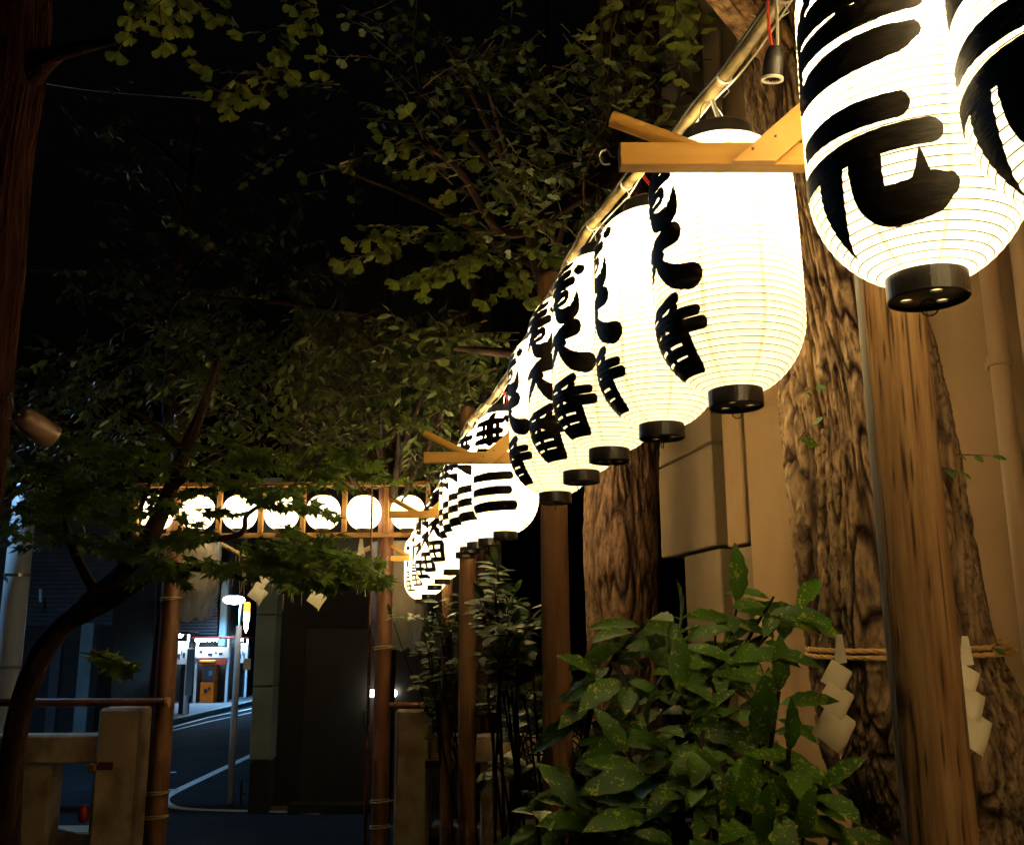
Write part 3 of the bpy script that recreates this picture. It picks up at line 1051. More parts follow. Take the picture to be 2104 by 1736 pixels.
CH['san'] = [
    [(-.85, .72, .13), (.0, .76, .15), (.78, .80, .15)], [(-.85, .06, .13), (.0, .10, .15), (.74, .13, .15)], [(-.98, -.66, .14), (.0, -.60, .17), (.95, -.56, .17)]]
CH['den'] = [
    [(-.8, .8, .11), (-.8, -.85, .11)], [(.8, .8, .13), (.8, -.85, .13)], [(-.8, .8, .12), (.8, .8, .12)], [(-.8, 0, .1), (.8, 0, .1)], [(-.8, -.85, .12), (.8, -.85, .12)], [(0, .8, .1), (0, -.85, .1)]]
CH['kuchi'] = [[(-.6, .7, .1), (-.6, -.7, .1)], [(.6, .7, .12), (.6, -.7, .12)], [(-.6, .7, .1), (.6, .7, .1)], [(-.6, -.7, .1), (.6, -.7, .1)]]
CH['bars'] = [[(-.7, .8, .14), (.7, .85, .14)], [(-.7, .2, .14), (.6, .25, .14)], [(-.45, -.2, .13), (-.5, -1, .1)], [(.45, -.2, .13), (.45, -1, .1)]]


def ink_mesh(layout, seed=0, bold=1.0):
    """layout: [(char, v0, v1, half angle)] -> ribbons lying on the paper, centred on angle 0"""
    rng = random.Random(seed)
    vs, fs = [], []
    lift = 0.0016
    for ch, v0, v1, ha in layout:
        for st in CH[ch]:
            lift += 0.00005
            P = smooth_path(st, 10)
            P = np.array(P)
            hz = (v1 - v0) / 2 * LH
            hw = ha * LR
            X = np.stack([P[:, 0] * hw, P[:, 1] * hz], 1)           # metres on the paper
            Wd = P[:, 2] * (hz + hw) / 2 * bold
            # resample
            seglen = np.hypot(*np.diff(X, axis=0).T)
            L = np.concatenate([[0], np.cumsum(seglen)])
            n = max(6, int(L[-1] / .004))
            s = np.linspace(0, L[-1], n)
            X = np.stack([np.interp(s, L, X[:, 0]), np.interp(s, L, X[:, 1])], 1)
            Wd = np.interp(s, L, Wd)
            T = np.gradient(X, axis=0)
            T /= np.linalg.norm(T, axis=1)[:, None] + 1e-9
            # rounded brush ends
            e0, e1 = Wd[0] * .75, Wd[-1] * .85
            ex = []
            for (p, t, wd, sg, e) in ((X[0], -T[0], Wd[0], -1, e0), (X[-1], T[-1], Wd[-1], 1, e1)):
                row = [(p + t * e * math.sin(q), wd * math.cos(q)) for q in (.45, .85, 1.2, 1.45)]
                ex.append(row)
            rows = [(p, w_, T[0]) for p, w_ in ex[0][::-1]] + [(X[i], Wd[i], T[i]) for i in range(n)] + [(p, w_, T[-1]) for p, w_ in ex[1]]
            o = len(vs)
            k = 7
            ph = rng.random() * 9
            for i, (p, w_, t) in enumerate(rows):
                nn = np.array([-t[1], t[0]])
                for j in range(k):
                    f = 2 * j / (k - 1) - 1
                    jit = 1 + .05 * noise.noise(Vector((i * .45 + ph, 3.1 * (1 if f > 0 else -1), seed)))
                    q = p + nn * f * w_ * jit
                    z = (v0 + v1) / 2 * LH + q[1]
                    z = min(max(z, Z0 + .004), Z1 - .004)
                    r = lrad(z)
                    a = q[0] / LR
                    rl = r + lift + -.0008 * math.cos(z / (Z1 - Z0) * 44 * 2 * math.pi)
                    vs.append((rl * math.cos(a), rl * math.sin(a), z))
            for i in range(len(rows) - 1):
                for j in range(k - 1):
                    fs.append((o + i * k + j, o + i * k + j + 1, o + (i + 1) * k + j + 1, o + (i + 1) * k + j))
    return new_mesh('lettering', vs, fs, M['ink'], True)


D = rad
INK = {
    'A': ink_mesh([('iro', .44, .775, D(46)), ('gen', .083, .43, D(47))], 1, 1.06),
    'B': ink_mesh([('omote', .60, .885, D(42)), ('dai', .355, .585, D(45)), ('ban', .108, .335, D(45))], 2, 1.3),
    'C': ink_mesh([('sen', .52, .91, D(44)), ('san', .155, .47, D(44))], 3, 1.15),
    'D': ink_mesh([('bars', .5, .93, D(26)), ('san', .33, .44, D(20)), ('den', .16, .31, D(22))], 4, 1.35),
    'E': ink_mesh([('sen', .60, .92, D(38)), ('dai', .38, .58, D(36)), ('den', .14, .35, D(32))], 5, 1.7),
}

NEAR = 'unseen lantern added to the row past the right edge to light the near post and trunk'
ROW = [  # px, py of the bottom, distance, text, degrees turned left of the viewer, label
    (2330, 490, 1.06, 'A', 38, 'white paper lantern cut off by the right edge of the picture'),
    (1908, 618, 1.37, 'A', 30, 'big white paper lantern with bold black writing in front of the nearest log post'),
    (1513, 838, 1.97, 'B', 65, 'white paper lantern partly behind the large near wooden bracket, hanging left of the big trunk'),
    (1360, 902, 2.36, 'B', 80, 'white paper lantern showing only a sliver of its writing, second back from the big trunk'),
    (1252, 950, 2.62, 'B', 59, 'white paper lantern whose bottom cap hangs just left of the second trunk top'),
    (1195, 993, 2.90, 'B', 55, 'white paper lantern in front of the top of the second log post'),
    (1141, 1034, 3.28, 'B', 77, 'white paper lantern hanging directly above the visible shaft of the second log post'),
    (1038, 1109, 4.35, 'C', 27, 'white paper lantern with three clear black bars, behind the second wooden bracket'),
    (1005, 1121, 4.75, 'C', 58, 'white paper lantern next behind the one with three clear black bars'),
    (980, 1128, 5.10, 'C', 60, 'white paper lantern, second behind the one with three clear bars'),
    (965, 1137, 5.42, 'C', 62, 'white paper lantern whose cap is next in front of the third log post'),
    (955, 1147, 5.70, 'C', 60, 'white paper lantern with its cap right at the top of the third log post'),
    (928, 1181, 6.35, 'E', 50, 'small far paper lantern below the third wooden bracket'),
    (909, 1200, 6.80, 'E', 52, 'small far paper lantern just left of the fourth log post'),
    (893, 1212, 7.25, 'E', 45, 'small far paper lantern third from the far end of the row'),
    (880, 1230, 7.80, 'D', 42, 'small far paper lantern next to last at the end of the row'),
    (866, 1239, 8.35, 'D', 42, 'last and farthest paper lantern of the row, near the gate pole'),
]
LOC, ROOTS = [], []
NEARPOS = [(.78, .62, 2.29), (.87, .26, 2.29), (.94, -.12, 2.3), (1.01, -.5, 2.3)]     # lanterns added out of view to light the near post and trunk
ROW += [(0, 0, None, 'A', 60, NEAR)] * len(NEARPOS)
BULB = 21
for i, (px, py, d, txt, rel, lab) in enumerate(ROW):
    p = at(px, py, d) if d else Vector(NEARPOS[i - 17])
    root = empty('paper_lantern', p, lab, 'lantern', 'white lanterns hanging in a row')
    az = math.atan2(C0.y - p.y, C0.x - p.x) - rad(rel)
    rng = random.Random(i)
    root.rotation_euler = (rad(rng.uniform(-.8, .8)), rad(rng.uniform(-.8, .8)), az)
    me = HI if i < 7 else LO
    link('paper', me[0], root)
    link('ribbing', me[1], root, kind='stuff')
    link('lettering', INK[txt], root)
    bc = link('bottom_cap', ME_BCAP, root)
    link('cap_lining', ME_LINE, bc)
    link('cap_disc', ME_DISC, bc, Matrix.Translation((0, 0, .006)))
    link('ring_hook', ME_LOOP, bc, Matrix.Rotation(rng.uniform(0, 3), 4, 'Z'))
    link('top_cap', ME_TCAP, root)
    link('wire_handle', ME_BAIL, root, Matrix.Rotation(rad(rng.uniform(30, 120)), 4, 'Z'))
    ld = bpy.data.lights.new('bulb', 'POINT')
    ld.energy = BULB * (2.4 if i > 16 else 1.45 if i > 6 else 1.05 if i < 2 else .54)
    ld.color, ld.shadow_soft_size = WARM, .03
    lo = bpy.data.objects.new('bulb', ld)
    COL.objects.link(lo)
    lo.parent = root
    lo.location = (0, 0, .42)
    LOC.append(p)
    ROOTS.append(root)

# ------------------------------------------------------------------ log posts of the row
def log_post(px, d, r, ztop, label, m='log_split'):
    p = at(px, 1100, d)
    rng = random.Random(px)
    seg, rows = 96, 200
    mb = MB()
    fis = []
    knots = [(rng.uniform(-3.1, 3.1), rng.uniform(.2, ztop)) for _ in range(16)]
    for j in range(rows):
        z = ztop * j / (rows - 1)
        for k in range(seg):
            a = 2 * math.pi * k / seg
            q = Vector((math.cos(a) * 2.6, math.sin(a) * 2.6, z * .55 + px))
            g = .03 * noise.noise(q) + .012 * noise.noise(Vector((q.x * 4, q.y * 4, q.z * 1.2)))
            ck = abs(noise.noise(Vector((math.cos(a) * 7, math.sin(a) * 7, z * .9 + px * .1))))
            fz = 0.0
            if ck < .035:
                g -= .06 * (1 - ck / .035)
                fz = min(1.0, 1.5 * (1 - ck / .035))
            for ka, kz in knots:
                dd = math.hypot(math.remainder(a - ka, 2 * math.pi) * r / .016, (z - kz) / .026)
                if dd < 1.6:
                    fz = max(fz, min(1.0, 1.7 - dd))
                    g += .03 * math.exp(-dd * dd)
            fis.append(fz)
            rr = r * (1.04 - .05 * z / ztop) * (1 + g)
            mb.v.append((p.x + rr * math.cos(a), p.y + rr * math.sin(a), z))
    for j in range(rows - 1):
        for k in range(seg):
            k2 = (k + 1) % seg
            mb.f.append((j * seg + k, j * seg + k2, (j + 1) * seg + k2, (j + 1) * seg + k))
    mb.f.append(tuple((rows - 1) * seg + k for k in range(seg)))
    o = put('log_post', mb, M[m], smooth=True, loc=(p.x, p.y, 0))
    at_ = o.data.attributes.new('fissure', 'FLOAT', 'POINT')
    at_.data.foreach_set('value', fis + [0.0] * (len(o.data.vertices) - len(fis)))
    tag(o, label, 'post', 'log posts carrying the lantern pole')
    return p


P1 = log_post(1878, 1.80, .056, 3.45, 'thick peeled log post at the right in front of the big trunk')
P2 = log_post(1139, 3.80, .053, 3.35, 'second log post, left of the spotted shrub', 'log_dark')
P3 = log_post(961, 6.00, .050, 3.32, 'third log post, the reddish shaft below the far lantern caps', 'log_dark')
P4 = log_post(920, 8.20, .044, 3.2, 'fourth and thinnest log post, behind the third one', 'log_dark')
# grey conduit on the nearest post
mb = MB()
q = P1 + Vector((-.051, .012, 0))
mb.tube([(q.x, q.y, z) for z in (0, 1, 2, 3.3)], .0125, 16)
cdt = put('conduit', mb, M['conduit'], loc=(q.x, q.y, 0), smooth=True)
tag(cdt, 'thin grey pipe running up the left side of the thick near log post', 'pipe')

# ------------------------------------------------------------------ carrying pole of bamboo, ties, cables
tops = [Vector((p.x, p.y, p.z + LH + .085)) for p in LOC]
path = [tops[0] + (tops[0] - tops[1]) * .8] + tops[:3] + [tops[4], tops[6]] + [tops[7], tops[9], tops[11], tops[13], tops[16]]
side = Vector((-.022, -.004, 0))
path = [p + side for p in path]
SP = smooth_path([tuple(p) for p in path], 14)
rr = []
acc, prev = 0, SP[0]
for p in SP:
    acc += float(np.linalg.norm(p - prev)); prev = p
    rr.append(.0138 + (.0026 if (acc % .36) < .03 else 0))
mb = MB()
mb.tube(SP, rr, 14)
bp = put('bamboo_pole', mb, M['bamboo'], smooth=True, loc=tuple(SP[0]))
tag(bp, 'long mottled bamboo pole from which the row of lanterns hangs', 'pole')


def along(t):
    i = min(int(t * (len(SP) - 1)), len(SP) - 2)
    f = t * (len(SP) - 1) - i
    return Vector(SP[i] * (1 - f) + SP[i + 1] * f)


rng = random.Random(5)
for nm, m, off, r in (('power_cable', 'wire', (0.012, -.018, .006), .004), ('power_cable', 'wire', (-.02, -.006, .004), .003), ('power_cable', 'white_wire', (.02, -.012, -.004), .0022)):
    pts = []
    for k in range(60):
        p = along(k / 59)
        pts.append(p + Vector(off) + Vector((rng.uniform(-.006, .006), rng.uniform(-.004, .004), -.012 * abs(math.sin(k * .9)))))
    mb = MB(); mb.tube(smooth_path([tuple(p) for p in pts], 3), r, 6)
    o = put(nm, mb, M[m], loc=tuple(pts[0]))
    tag(o, {.004: 'thicker black cable tied along the bamboo pole', .003: 'thin black cable on the far side of the bamboo pole', .0022: 'thin white cable running along the bamboo pole'}[r], 'cable')
for i, p in enumerate(LOC[:12]):
    top = Vector((p.x, p.y, p.z + LH))
    mb = MB()
    pts = [top + Vector((0, 0, -.01)), top + Vector((rng.uniform(-.01, .01), 0, .04)), top + Vector((-.03, rng.uniform(-.02, .02), .10)), top + side + Vector((0, -.015, .1))]
    mb.tube(smooth_path([tuple(q) for q in pts], 5), .0025, 6)
    pts = [q + Vector((.008, .006, 0)) for q in pts]
    mb.tube(smooth_path([tuple(q) for q in pts], 5), .0025, 6)
    o = put('lamp_cord', mb, M['red_wire' if i % 2 else 'white_wire'], loc=tuple(top))
    o.parent = ROOTS[i]
    o.matrix_parent_inverse = (Matrix.Translation(p) @ ROOTS[i].rotation_euler.to_matrix().to_4x4()).inverted()
for k in range(26):
    t = (k + .5) / 26
    p = along(t)
    dr = (along(min(t + .01, 1)) - p).normalized()
    s = dr.cross(Vector((0, 0, 1))).normalized()
    u = s.cross(dr)
    mb = MB()
    for wv in range(2):
        mb.tube([p + dr * (.004 * wv) + .0162 * (math.cos(a) * s + math.sin(a) * u) for a in np.linspace(0, 2 * math.pi, 14)], .0016, 5, caps=False)
    mb.tube([p - .019 * u, p - .035 * u + s * .008, p - .05 * u + s * rng.uniform(-.02, .02)], .0013, 5)
    put('cable_tie', mb, M['white_wire'], bp)

# bare bulb socket hanging where a lantern is missing
a = at(1592, 98, 1.66)
b = at(1587, 163, 1.66)
ax = (b - a).normalized()
sk = empty('lamp_socket', a, 'empty black bulb socket with a white ring, hanging between the two nearest lanterns', 'socket')
s = ax.cross(Vector((0, 1, 0))).normalized(); u = s.cross(ax)
MX = Matrix((s, u, ax)).transposed()


def lathe_ax(prof, seg, c):
    m_ = MB(); m_.lathe(prof, seg)
    m_.v = [tuple(MX @ Vector(v) + c) for v in m_.v]
    return m_


L = (b - a).length
put('socket_body', lathe_ax([(0, 0), (.011, .0), (.014, .008), (.0165, .02), (.0165, L), (.0135, L), (.0135, L - .02), (0, L - .022)], 24, a), M['socket'], sk, smooth=False)
put('ring', lathe_ax([(.0135, L - .002), (.0135, L + .002), (.0185, L + .0025), (.0185, L - .002), (.0135, L - .002)], 28, a), M['porcelain'], sk)
for nm, m, dx in (('red_lead', 'red_wire', -.005), ('white_lead', 'white_wire', .005)):
    mb = MB()
    mb.tube(smooth_path([tuple(a + ax * .004 + Vector((dx, 0, 0))), tuple(a + Vector((dx * 1.5, 0, .06))), tuple(a + Vector((dx + .008, .02, .16)))], 6), .0026, 6)
    put(nm, mb, M[m], sk)


# ------------------------------------------------------------------ wooden brackets on the posts
def bracket(pxl, pyl, d, post, label, tone=0):
    l = at(pxl, pyl, d)
    r = Vector((post.x + .03, l.y + .01, l.z))
    root = empty('wooden_bracket', l, label, 'bracket', 'wooden brackets on the log posts')
    H = .042
    mb = MB(); mb.bar(l, r, .032, H, bev=.0015)
    put('arm', mb, M['pine'], root)
    f = Vector((0, -.0245, 0))
    a = l + Vector((.190, 0, 0)) + f + Vector((0, 0, -.024)); b = l + Vector((.44, 0, 0)) + f + Vector((0, 0, .20))
    # flat brace, its foot cut level with the arm
    t = (b - a); wd = .074
    mb = MB()
    y0 = -.0075
    vs = []
    for yy in (y0, y0 + .0145):
        vs += [a + Vector((0, yy, 0)), a + Vector((wd, yy, 0)), b + Vector((wd, yy, 0)), b + Vector((0, yy, 0))]
    mb.add(vs, [(0, 1, 2, 3), (7, 6, 5, 4), (0, 4, 5, 1), (1, 5, 6, 2), (2, 6, 7, 3), (3, 7, 4, 0)])
    put('brace', mb, M['pine2'], root)
    for q in (a + Vector((.035, y0 - .001, .022)), a + Vector((.075, y0 - .001, .045))):
        m_ = MB(); m_.box(q, (.004, .002, .004))
        put('nail', m_, M['wire'], root)
    # round rod leaning away from the arm
    c0 = l + (r - l) * .315 + Vector((0, .035, .018)); c1 = l + Vector((-.004, .06, .108))
    mb = MB(); mb.tube([c0 + (c0 - c1) * .12, c0, c1], .0145, 18)
    put('rod', mb, M['pine'], root)
    mb = MB()
    hk = [l + Vector((-.005, 0, 0)), l + Vector((-.014, 0, .003)), l + Vector((-.02, 0, .014)), l + Vector((-.03, 0, .012)), l + Vector((-.034, 0, 0)), l + Vector((-.028, 0, -.012)), l + Vector((-.016, 0, -.012))]
    mb.tube(smooth_path([tuple(q) for q in hk], 5), .0016, 6)
    put('hook', mb, M['steel'], root)
    return root


bracket(1272, 324, 1.72, P1, 'largest wooden bracket, across the near lantern')
bracket(871, 941, 3.74, P2, 'second wooden bracket from the viewer, across the three barred lantern')
bracket(800, 1057, 5.93, P3, 'third wooden bracket, just right of the tall gate pole')
bracket(803, 1147, 8.12, P4, 'smallest and farthest wooden bracket, below the third one')

# ------------------------------------------------------------------ gate: poles, lantern rack, wrapped lanterns, straw rope
def gate_pole(px, py, d, r, ztop, label, m='dry_bamboo'):
    p = at(px, py, d)
    root = empty('gate_pole', (p.x, p.y, 0), label, 'pole', 'poles of the gate')
    pts, rs, z = [], [], 0
    while z < ztop:
        for dz, dr in ((0, 1), (.02, 1.045), (.04, 1.0), (.36, .985)):
            if z + dz < ztop:
                pts.append((p.x, p.y, z + dz)); rs.append(r * dr * (1 - .06 * z / ztop))
        z += .44
    mb = MB(); mb.tube(pts, rs, 24)
    put('shaft', mb, M[m], root, smooth=True)
    for py2 in (1230, 1625, 1672) if px < 500 else (1205, 1332, 1640, 1690):
        z = at(px, py2, d).z
        mb = MB()
        for k in range(2):
            mb.tube([(p.x + (r + .006) * math.cos(a), p.y + (r + .006) * math.sin(a), z + .012 * k + .01 * math.cos(a + k)) for a in np.linspace(0, 2 * math.pi, 18)], .006, 5, caps=False)
        mb.tube([(p.x + r * .6, p.y - r, z), (p.x + r + .05, p.y - r - .02, z + .02)], .005, 5)
        put('wire_tie', mb, M['straw'], root)
    return p


GD = 8.7
GL = gate_pole(334, 1500, GD, .088, 4.0, 'left gate pole of dark bamboo beside the large stone post')
GR = gate_pole(784, 1500, GD, .076, 4.25, 'tall right gate pole of dark bamboo left of the wooden brackets')
mb = MB()
wz0 = at(811, 1000, GD).z
mb.tube([(GR.x + .1, GR.y - .02, wz0 - .1), (GR.x + .11, GR.y - .02, 4.3)], .005, 6)
tag(put('stay_wire', mb, M['steel'], loc=(GR.x + .1, GR.y, wz0)), 'thin pale wire hanging down the right side of the tall gate pole', 'wire')

RD = 9.0
rack = empty('lantern_rack', at(590, 1102, RD), 'long wooden rack holding the round lanterns over the gate', 'rack')
for py, ex in ((997, 0), (1102, 0)):
    a, b = at(281, py, RD), at(912, py - 1, RD)
    b.z = a.z; b.y = a.y
    mb = MB(); mb.bar(a, b, .05, .042, bev=.003)
    put('rail', mb, M['rack_wood'], rack)
zt_, zb_ = at(500, 997, RD).z - .022, at(500, 1102, RD).z + .022
for px in (281, 366, 451, 537, 623, 708, 794, 880):
    a = at(px, 1050, RD)
    mb = MB(); mb.box((a.x, a.y, (zt_ + zb_) / 2), (.042, .042, zt_ - zb_), bev=.003)
    put('divider', mb, M['rack_wood'], rack)
# round lanterns
pv = MB()
n, R = 22, .158
prof = []
for k in range(n + 1):
    a = math.pi * (.1 + .8 * k / n)
    r = R * math.sin(a) ** .82
    z = -R * math.cos(a) * 1.0
    prof.append((r, z))
fine = []
for k in range(n):
    (r0, z0), (r1, z1) = prof[k], prof[k + 1]
    fine += [(r0 - .001, z0), ((r0 + r1) / 2 + .0012, (z0 + z1) / 2)]
fine.append(prof[-1])
pv.lathe(fine, 36)
ME_RP = new_mesh('paper', pv.v, pv.f, M['round_paper'], True)
mb = MB(); mb.lathe([(.064, -R * .95 - .018), (.066, -R * .95 - .018), (.066, -R * .92), (.06, -R * .92)], 24, cap0=True)
ME_RB = new_mesh('bottom_cap', mb.v, mb.f, M['lacquer'])
mb = MB(); mb.lathe([(.06, R * .92), (.066, R * .92), (.066, R * .95 + .018), (.06, R * .95 + .018)], 24, cap1=True)
mb.tube([(0.05 * math.cos(a), 0, R + .005 + .05 * math.sin(a)) for a in np.linspace(0, math.pi, 9)], .0025, 5)
ME_RTC = new_mesh('top_cap', mb.v, mb.f, M['lacquer'])
mb = MB(); mb.tube(smooth_path([(0, 0, R + .05), (.03, -.01, R + .075), (.1, -.02, R + .06), (.16, -.02, R + .085)], 5), .004, 5)
ME_RC = new_mesh('cord', mb.v, mb.f, M['straw'])
names = ['leftmost round lantern in the gate rack, half covered by maple branches', 'round lantern just right of the left gate pole', 'third round lantern from the left in the rack', 'middle round lantern of the rack, mostly behind maple leaves', 'round lantern left of the fully visible one', 'fully visible bright round lantern left of the tall gate pole', 'rightmost round lantern, behind the third wooden bracket']
for px, nm in zip((322, 406, 493, 579, 664, 748, 838), names):
    a = at(px, 1053, RD)
    root = empty('round_lantern', a, nm, 'lantern', 'round white lanterns in the gate rack')
    link('paper', ME_RP, root); link('bottom_cap', ME_RB, root); link('top_cap', ME_RTC, root); link('cord', ME_RC, root)


def wrapped(px, py0, py1, d, R, label, tail):
    t, b = at(px, py0, d), at(px, py1, d)
    Hh = t.z - b.z
    root = empty('wrapped_lantern', b, label, 'lantern', 'big lanterns wrapped in plastic')
    mb = MB()
    prof = []
    for k in range(25):
        f = k / 24
        r = R * (1 - abs(2 * f - 1) ** 5 * .5)
        prof += [(r - .004, Hh * f), (r + .003, Hh * (f + .02) if k < 24 else Hh)]
    mb.lathe(prof, 40, b, cap0=True)
    put('lantern_body', mb, M['cover'], root, smooth=True)
    mb = MB()
    seg, rows = 64, 44
    for j in range(rows):
        f = j / (rows - 1)
        z = b.z - tail + (Hh + tail) * f
        base = R * 1.06 * (.72 + .28 * min(1, f * 3))
        for k in range(seg):
            a = 2 * math.pi * k / seg
            q = Vector((math.cos(a) * 3, math.sin(a) * 3, z * 2.2))
            cr = abs(noise.noise(q * 1.4)) * .09 + .05 * noise.noise(q * 3.1)
            if f < .28:
                cr += .1 * noise.noise(q * .9)
            r = base * (1 + cr)
            mb.v.append((b.x + r * math.cos(a), b.y + r * math.sin(a), z + (.07 * noise.noise(q * .8) if j == 0 else 0)))
    for j in range(rows - 1):
        for k in range(seg):
            k2 = (k + 1) % seg
            mb.f.append((j * seg + k, j * seg + k2, (j + 1) * seg + k2, (j + 1) * seg + k))
    put('plastic_wrap', mb, M['plastic'], root, smooth=True)
    return root


wrapped(391, 1112, 1228, 9.2, .235, 'big beige lantern wrapped in clear plastic at the left gate pole', .20)
wrapped(818, 1112, 1300, 9.2, .25, 'big beige lantern wrapped in clear plastic behind the right gate pole', .14)

# straw rope with hanging strands across the gate
rp = [at(455, 1118, 9.1), at(520, 1150, 9.1), at(600, 1168, 9.1), at(690, 1158, 9.1), at(760, 1125, 9.1)]
sm = smooth_path([tuple(p) for p in rp], 12)
sr = empty('straw_rope', rp[2], 'twisted straw rope with hanging strands across the gate opening', 'rope')
for ph in (0, 2.1, 4.2):
    mb = MB()
    mb.tube([Vector(p) + .011 * Vector((0, math.cos(k * .9 + ph), math.sin(k * .9 + ph))) for k, p in enumerate(sm)], .012, 7)
    put('strand', mb, M['straw'], sr)
rng = random.Random(11)
for k in range(34):
    p = Vector(sm[int(rng.uniform(.12, .98) * (len(sm) - 1))])
    L = rng.uniform(.18, .42)
    dx = rng.uniform(-.03, .03)
    mb = MB(); mb.tube([p, p + Vector((dx * .4, 0, -L * .5)), p + Vector((dx, 0, -L))], [.006, .005, .003], 5)
    put('hanging_straw', mb, M['straw'], sr)


# zigzag paper streamers
def streamer(p, ax, out, size, n, label, lean=0.0, seed=0):
    """folded paper: square steps, each shifted sideways, tilted in turn"""
    rng = random.Random(seed)
    ax, out = Vector(ax).normalized(), Vector(out).normalized()
    root = empty('paper_streamer', p, label, 'streamer', 'zigzag paper streamers')
    up = Vector((0, 0, 1))
    c = Vector(p)
    # narrow neck
    mb = MB()
    w0 = size * .28
    mb.add([c - ax * w0 * .3 + up * size * .35, c + ax * w0 * .3 + up * size * .35, c + ax * w0 * .6 - up * size * .45, c - ax * w0 * .7 - up * size * .5], [(0, 1, 2, 3)])
    put('neck', mb, M['shide'], root)
    c = c - up * size * .35 - ax * size * .25
    for k in range(n):
        sz = size * (.8 + .14 * k)
        a1 = (ax * .80 - up * (.52 + .03 * k)).normalized()
        a2 = (-ax * .42 - up * .85 + out * (.85 if k % 2 else .62)).normalized()
        m_ = MB()
        g = 5
        for j in range(g):
            for i in range(g):
                s_, t_ = i / (g - 1), j / (g - 1)
                bul = out * (.20 * sz * math.sin(math.pi * t_ * .9) * (1 if k % 2 else .6) + .10 * sz * s_ * s_)
                m_.v.append(tuple(c + a1 * s_ * sz * .8 + a2 * t_ * sz + bul + out * .004 * k))
        for j in range(g - 1):
            for i in range(g - 1):
                q = j * g + i
                m_.f.append((q, q + 1, q + g + 1, q + g))
        # folded back flap at the far edge
        o_ = len(m_.v)
        for j in range(g):
            t_ = j / (g - 1)
            base = Vector(m_.v[j * g + g - 1])
            m_.v.append(tuple(base + (-out * .3 - up * .26 - ax * .02) * sz * (.35 + .25 * t_)))
        for j in range(g - 1):
            m_.f.append((j * g + g - 1, o_ + j, o_ + j + 1, (j + 1) * g + g - 1))
        put('fold', m_, M['shide'], root, smooth=True)
        c = c + a2 * sz * .72 + a1 * sz * (.30 + lean) 
    return root


streamer(at(742, 1120, 9.0), (1, 0, 0), (0, -1, 0), .17, 2, 'white paper streamer under the fully visible round lantern', seed=1)
streamer(at(543, 1165, 9.0), (1, 0, 0), (0, -1, 0), .17, 2, 'white paper streamer in front of the concrete pillar', seed=2)
streamer(at(662, 1175, 9.0), (1, 0, 0), (0, -1, 0), .17, 2, 'white paper streamer at the sagging middle of the straw rope', seed=3)

# ------------------------------------------------------------------ stone fence
def fence_block(name, px0, px1, py0, py1, d, depth, parent, m='stone', floor=False, bev=.015):
    a, b = at(px0, py0, d), at(px1, py1, d)
    z1, z0 = a.z, (0.0 if floor else b.z)
    mb = MB(); mb.box(((a.x + b.x) / 2, a.y + depth / 2, (z0 + z1) / 2), (b.x - a.x, depth, z1 - z0), bev=bev)
    return put(name, mb, M[m], parent)


FD = 8.75
sf = empty('stone_fence', at(150, 1700, FD) * 1.0, 'left stone fence with a thick square post and rails', 'fence')
fence_block('post', 203, 287, 1455, 1750, FD, .36, sf, floor=True, bev=.025)
fence_block('post', 36, 108, 1568, 1750, FD + .06, .26, sf, floor=True)
fence_block('post', -110, -40, 1568, 1750, FD + .06, .26, sf, floor=True)
fence_block('rail', -260, 202, 1513, 1566, FD + .04, .3, sf)
fence_block('base_rail', -260, 202, 1712, 1750, FD + .0, .36, sf, floor=True)
sf2 = empty('stone_fence', at(950, 1700, FD), 'right stone fence half hidden by dark shrubs', 'fence')
fence_block('post', 812, 884, 1457, 1750, FD, .34, sf2, floor=True, bev=.025)
for px in (986, 1100, 1210, 1320):
    fence_block('post', px, px + 60, 1566, 1750, FD + .06, .26, sf2, floor=True)
fence_block('rail', 885, 1500, 1512, 1564, FD + .04, .3, sf2)
fence_block('base_rail', 885, 1500, 1697, 1750, FD, .36, sf2, floor=True)


def bolt(px, d, pys, root_label, sgn, pole_px, red=False):
    a = at(px, pys[0], d)
    root = empty('gate_bolt', a, root_label, 'bolt')
    for py in pys:
        p = at(px, py, d)
        mb = MB(); mb.box(p, (.14, .1, .075), bev=.008)
        put('bracket', mb, M['iron'], root)
        k = at(px + sgn * 32, py + 5, d - .06)
        mb = MB(); mb.bar(p, k, .03, .03)
        put('pin', mb, M['iron'], root)
        mb = MB()
        mb.lathe([(.0, -.028), (.02, -.026), (.038, -.012), (.04, .0), (.038, .012), (.02, .02), (.012, .012), (0, .012)], 16)
        mb.v = [(v[0] + k.x, -v[2] + k.y - .01, v[1] + k.z) for v in mb.v]
        put('knob', mb, M['knob'], root, smooth=True)
    mb = MB(); mb.tube([at(pole_px, pys[0], d), at(pole_px - 14 * (1 if sgn < 0 else 0), pys[1], d)], .028, 12)
    put('rod', mb, M['iron'], root, smooth=True)
    if red:
        p = at(172, 1668, d - .08)
        mb = MB(); mb.lathe([(.0, .06), (.03, .055), (.045, .03), (.045, -.06), (.03, -.08), (0, -.08)], 16, p)
        put('red_handle', mb, M['red_paint'], root, smooth=True)


bolt(221, FD - .06, (1412, 1708) if False else (1572, 1712), 'rusty iron bolt with yellow knobs on the left stone post', -1, 202, True)
bolt(890, FD - .06, (1567, 1728), 'rusty iron bolt with yellow knobs on the right stone post', 1, 925)

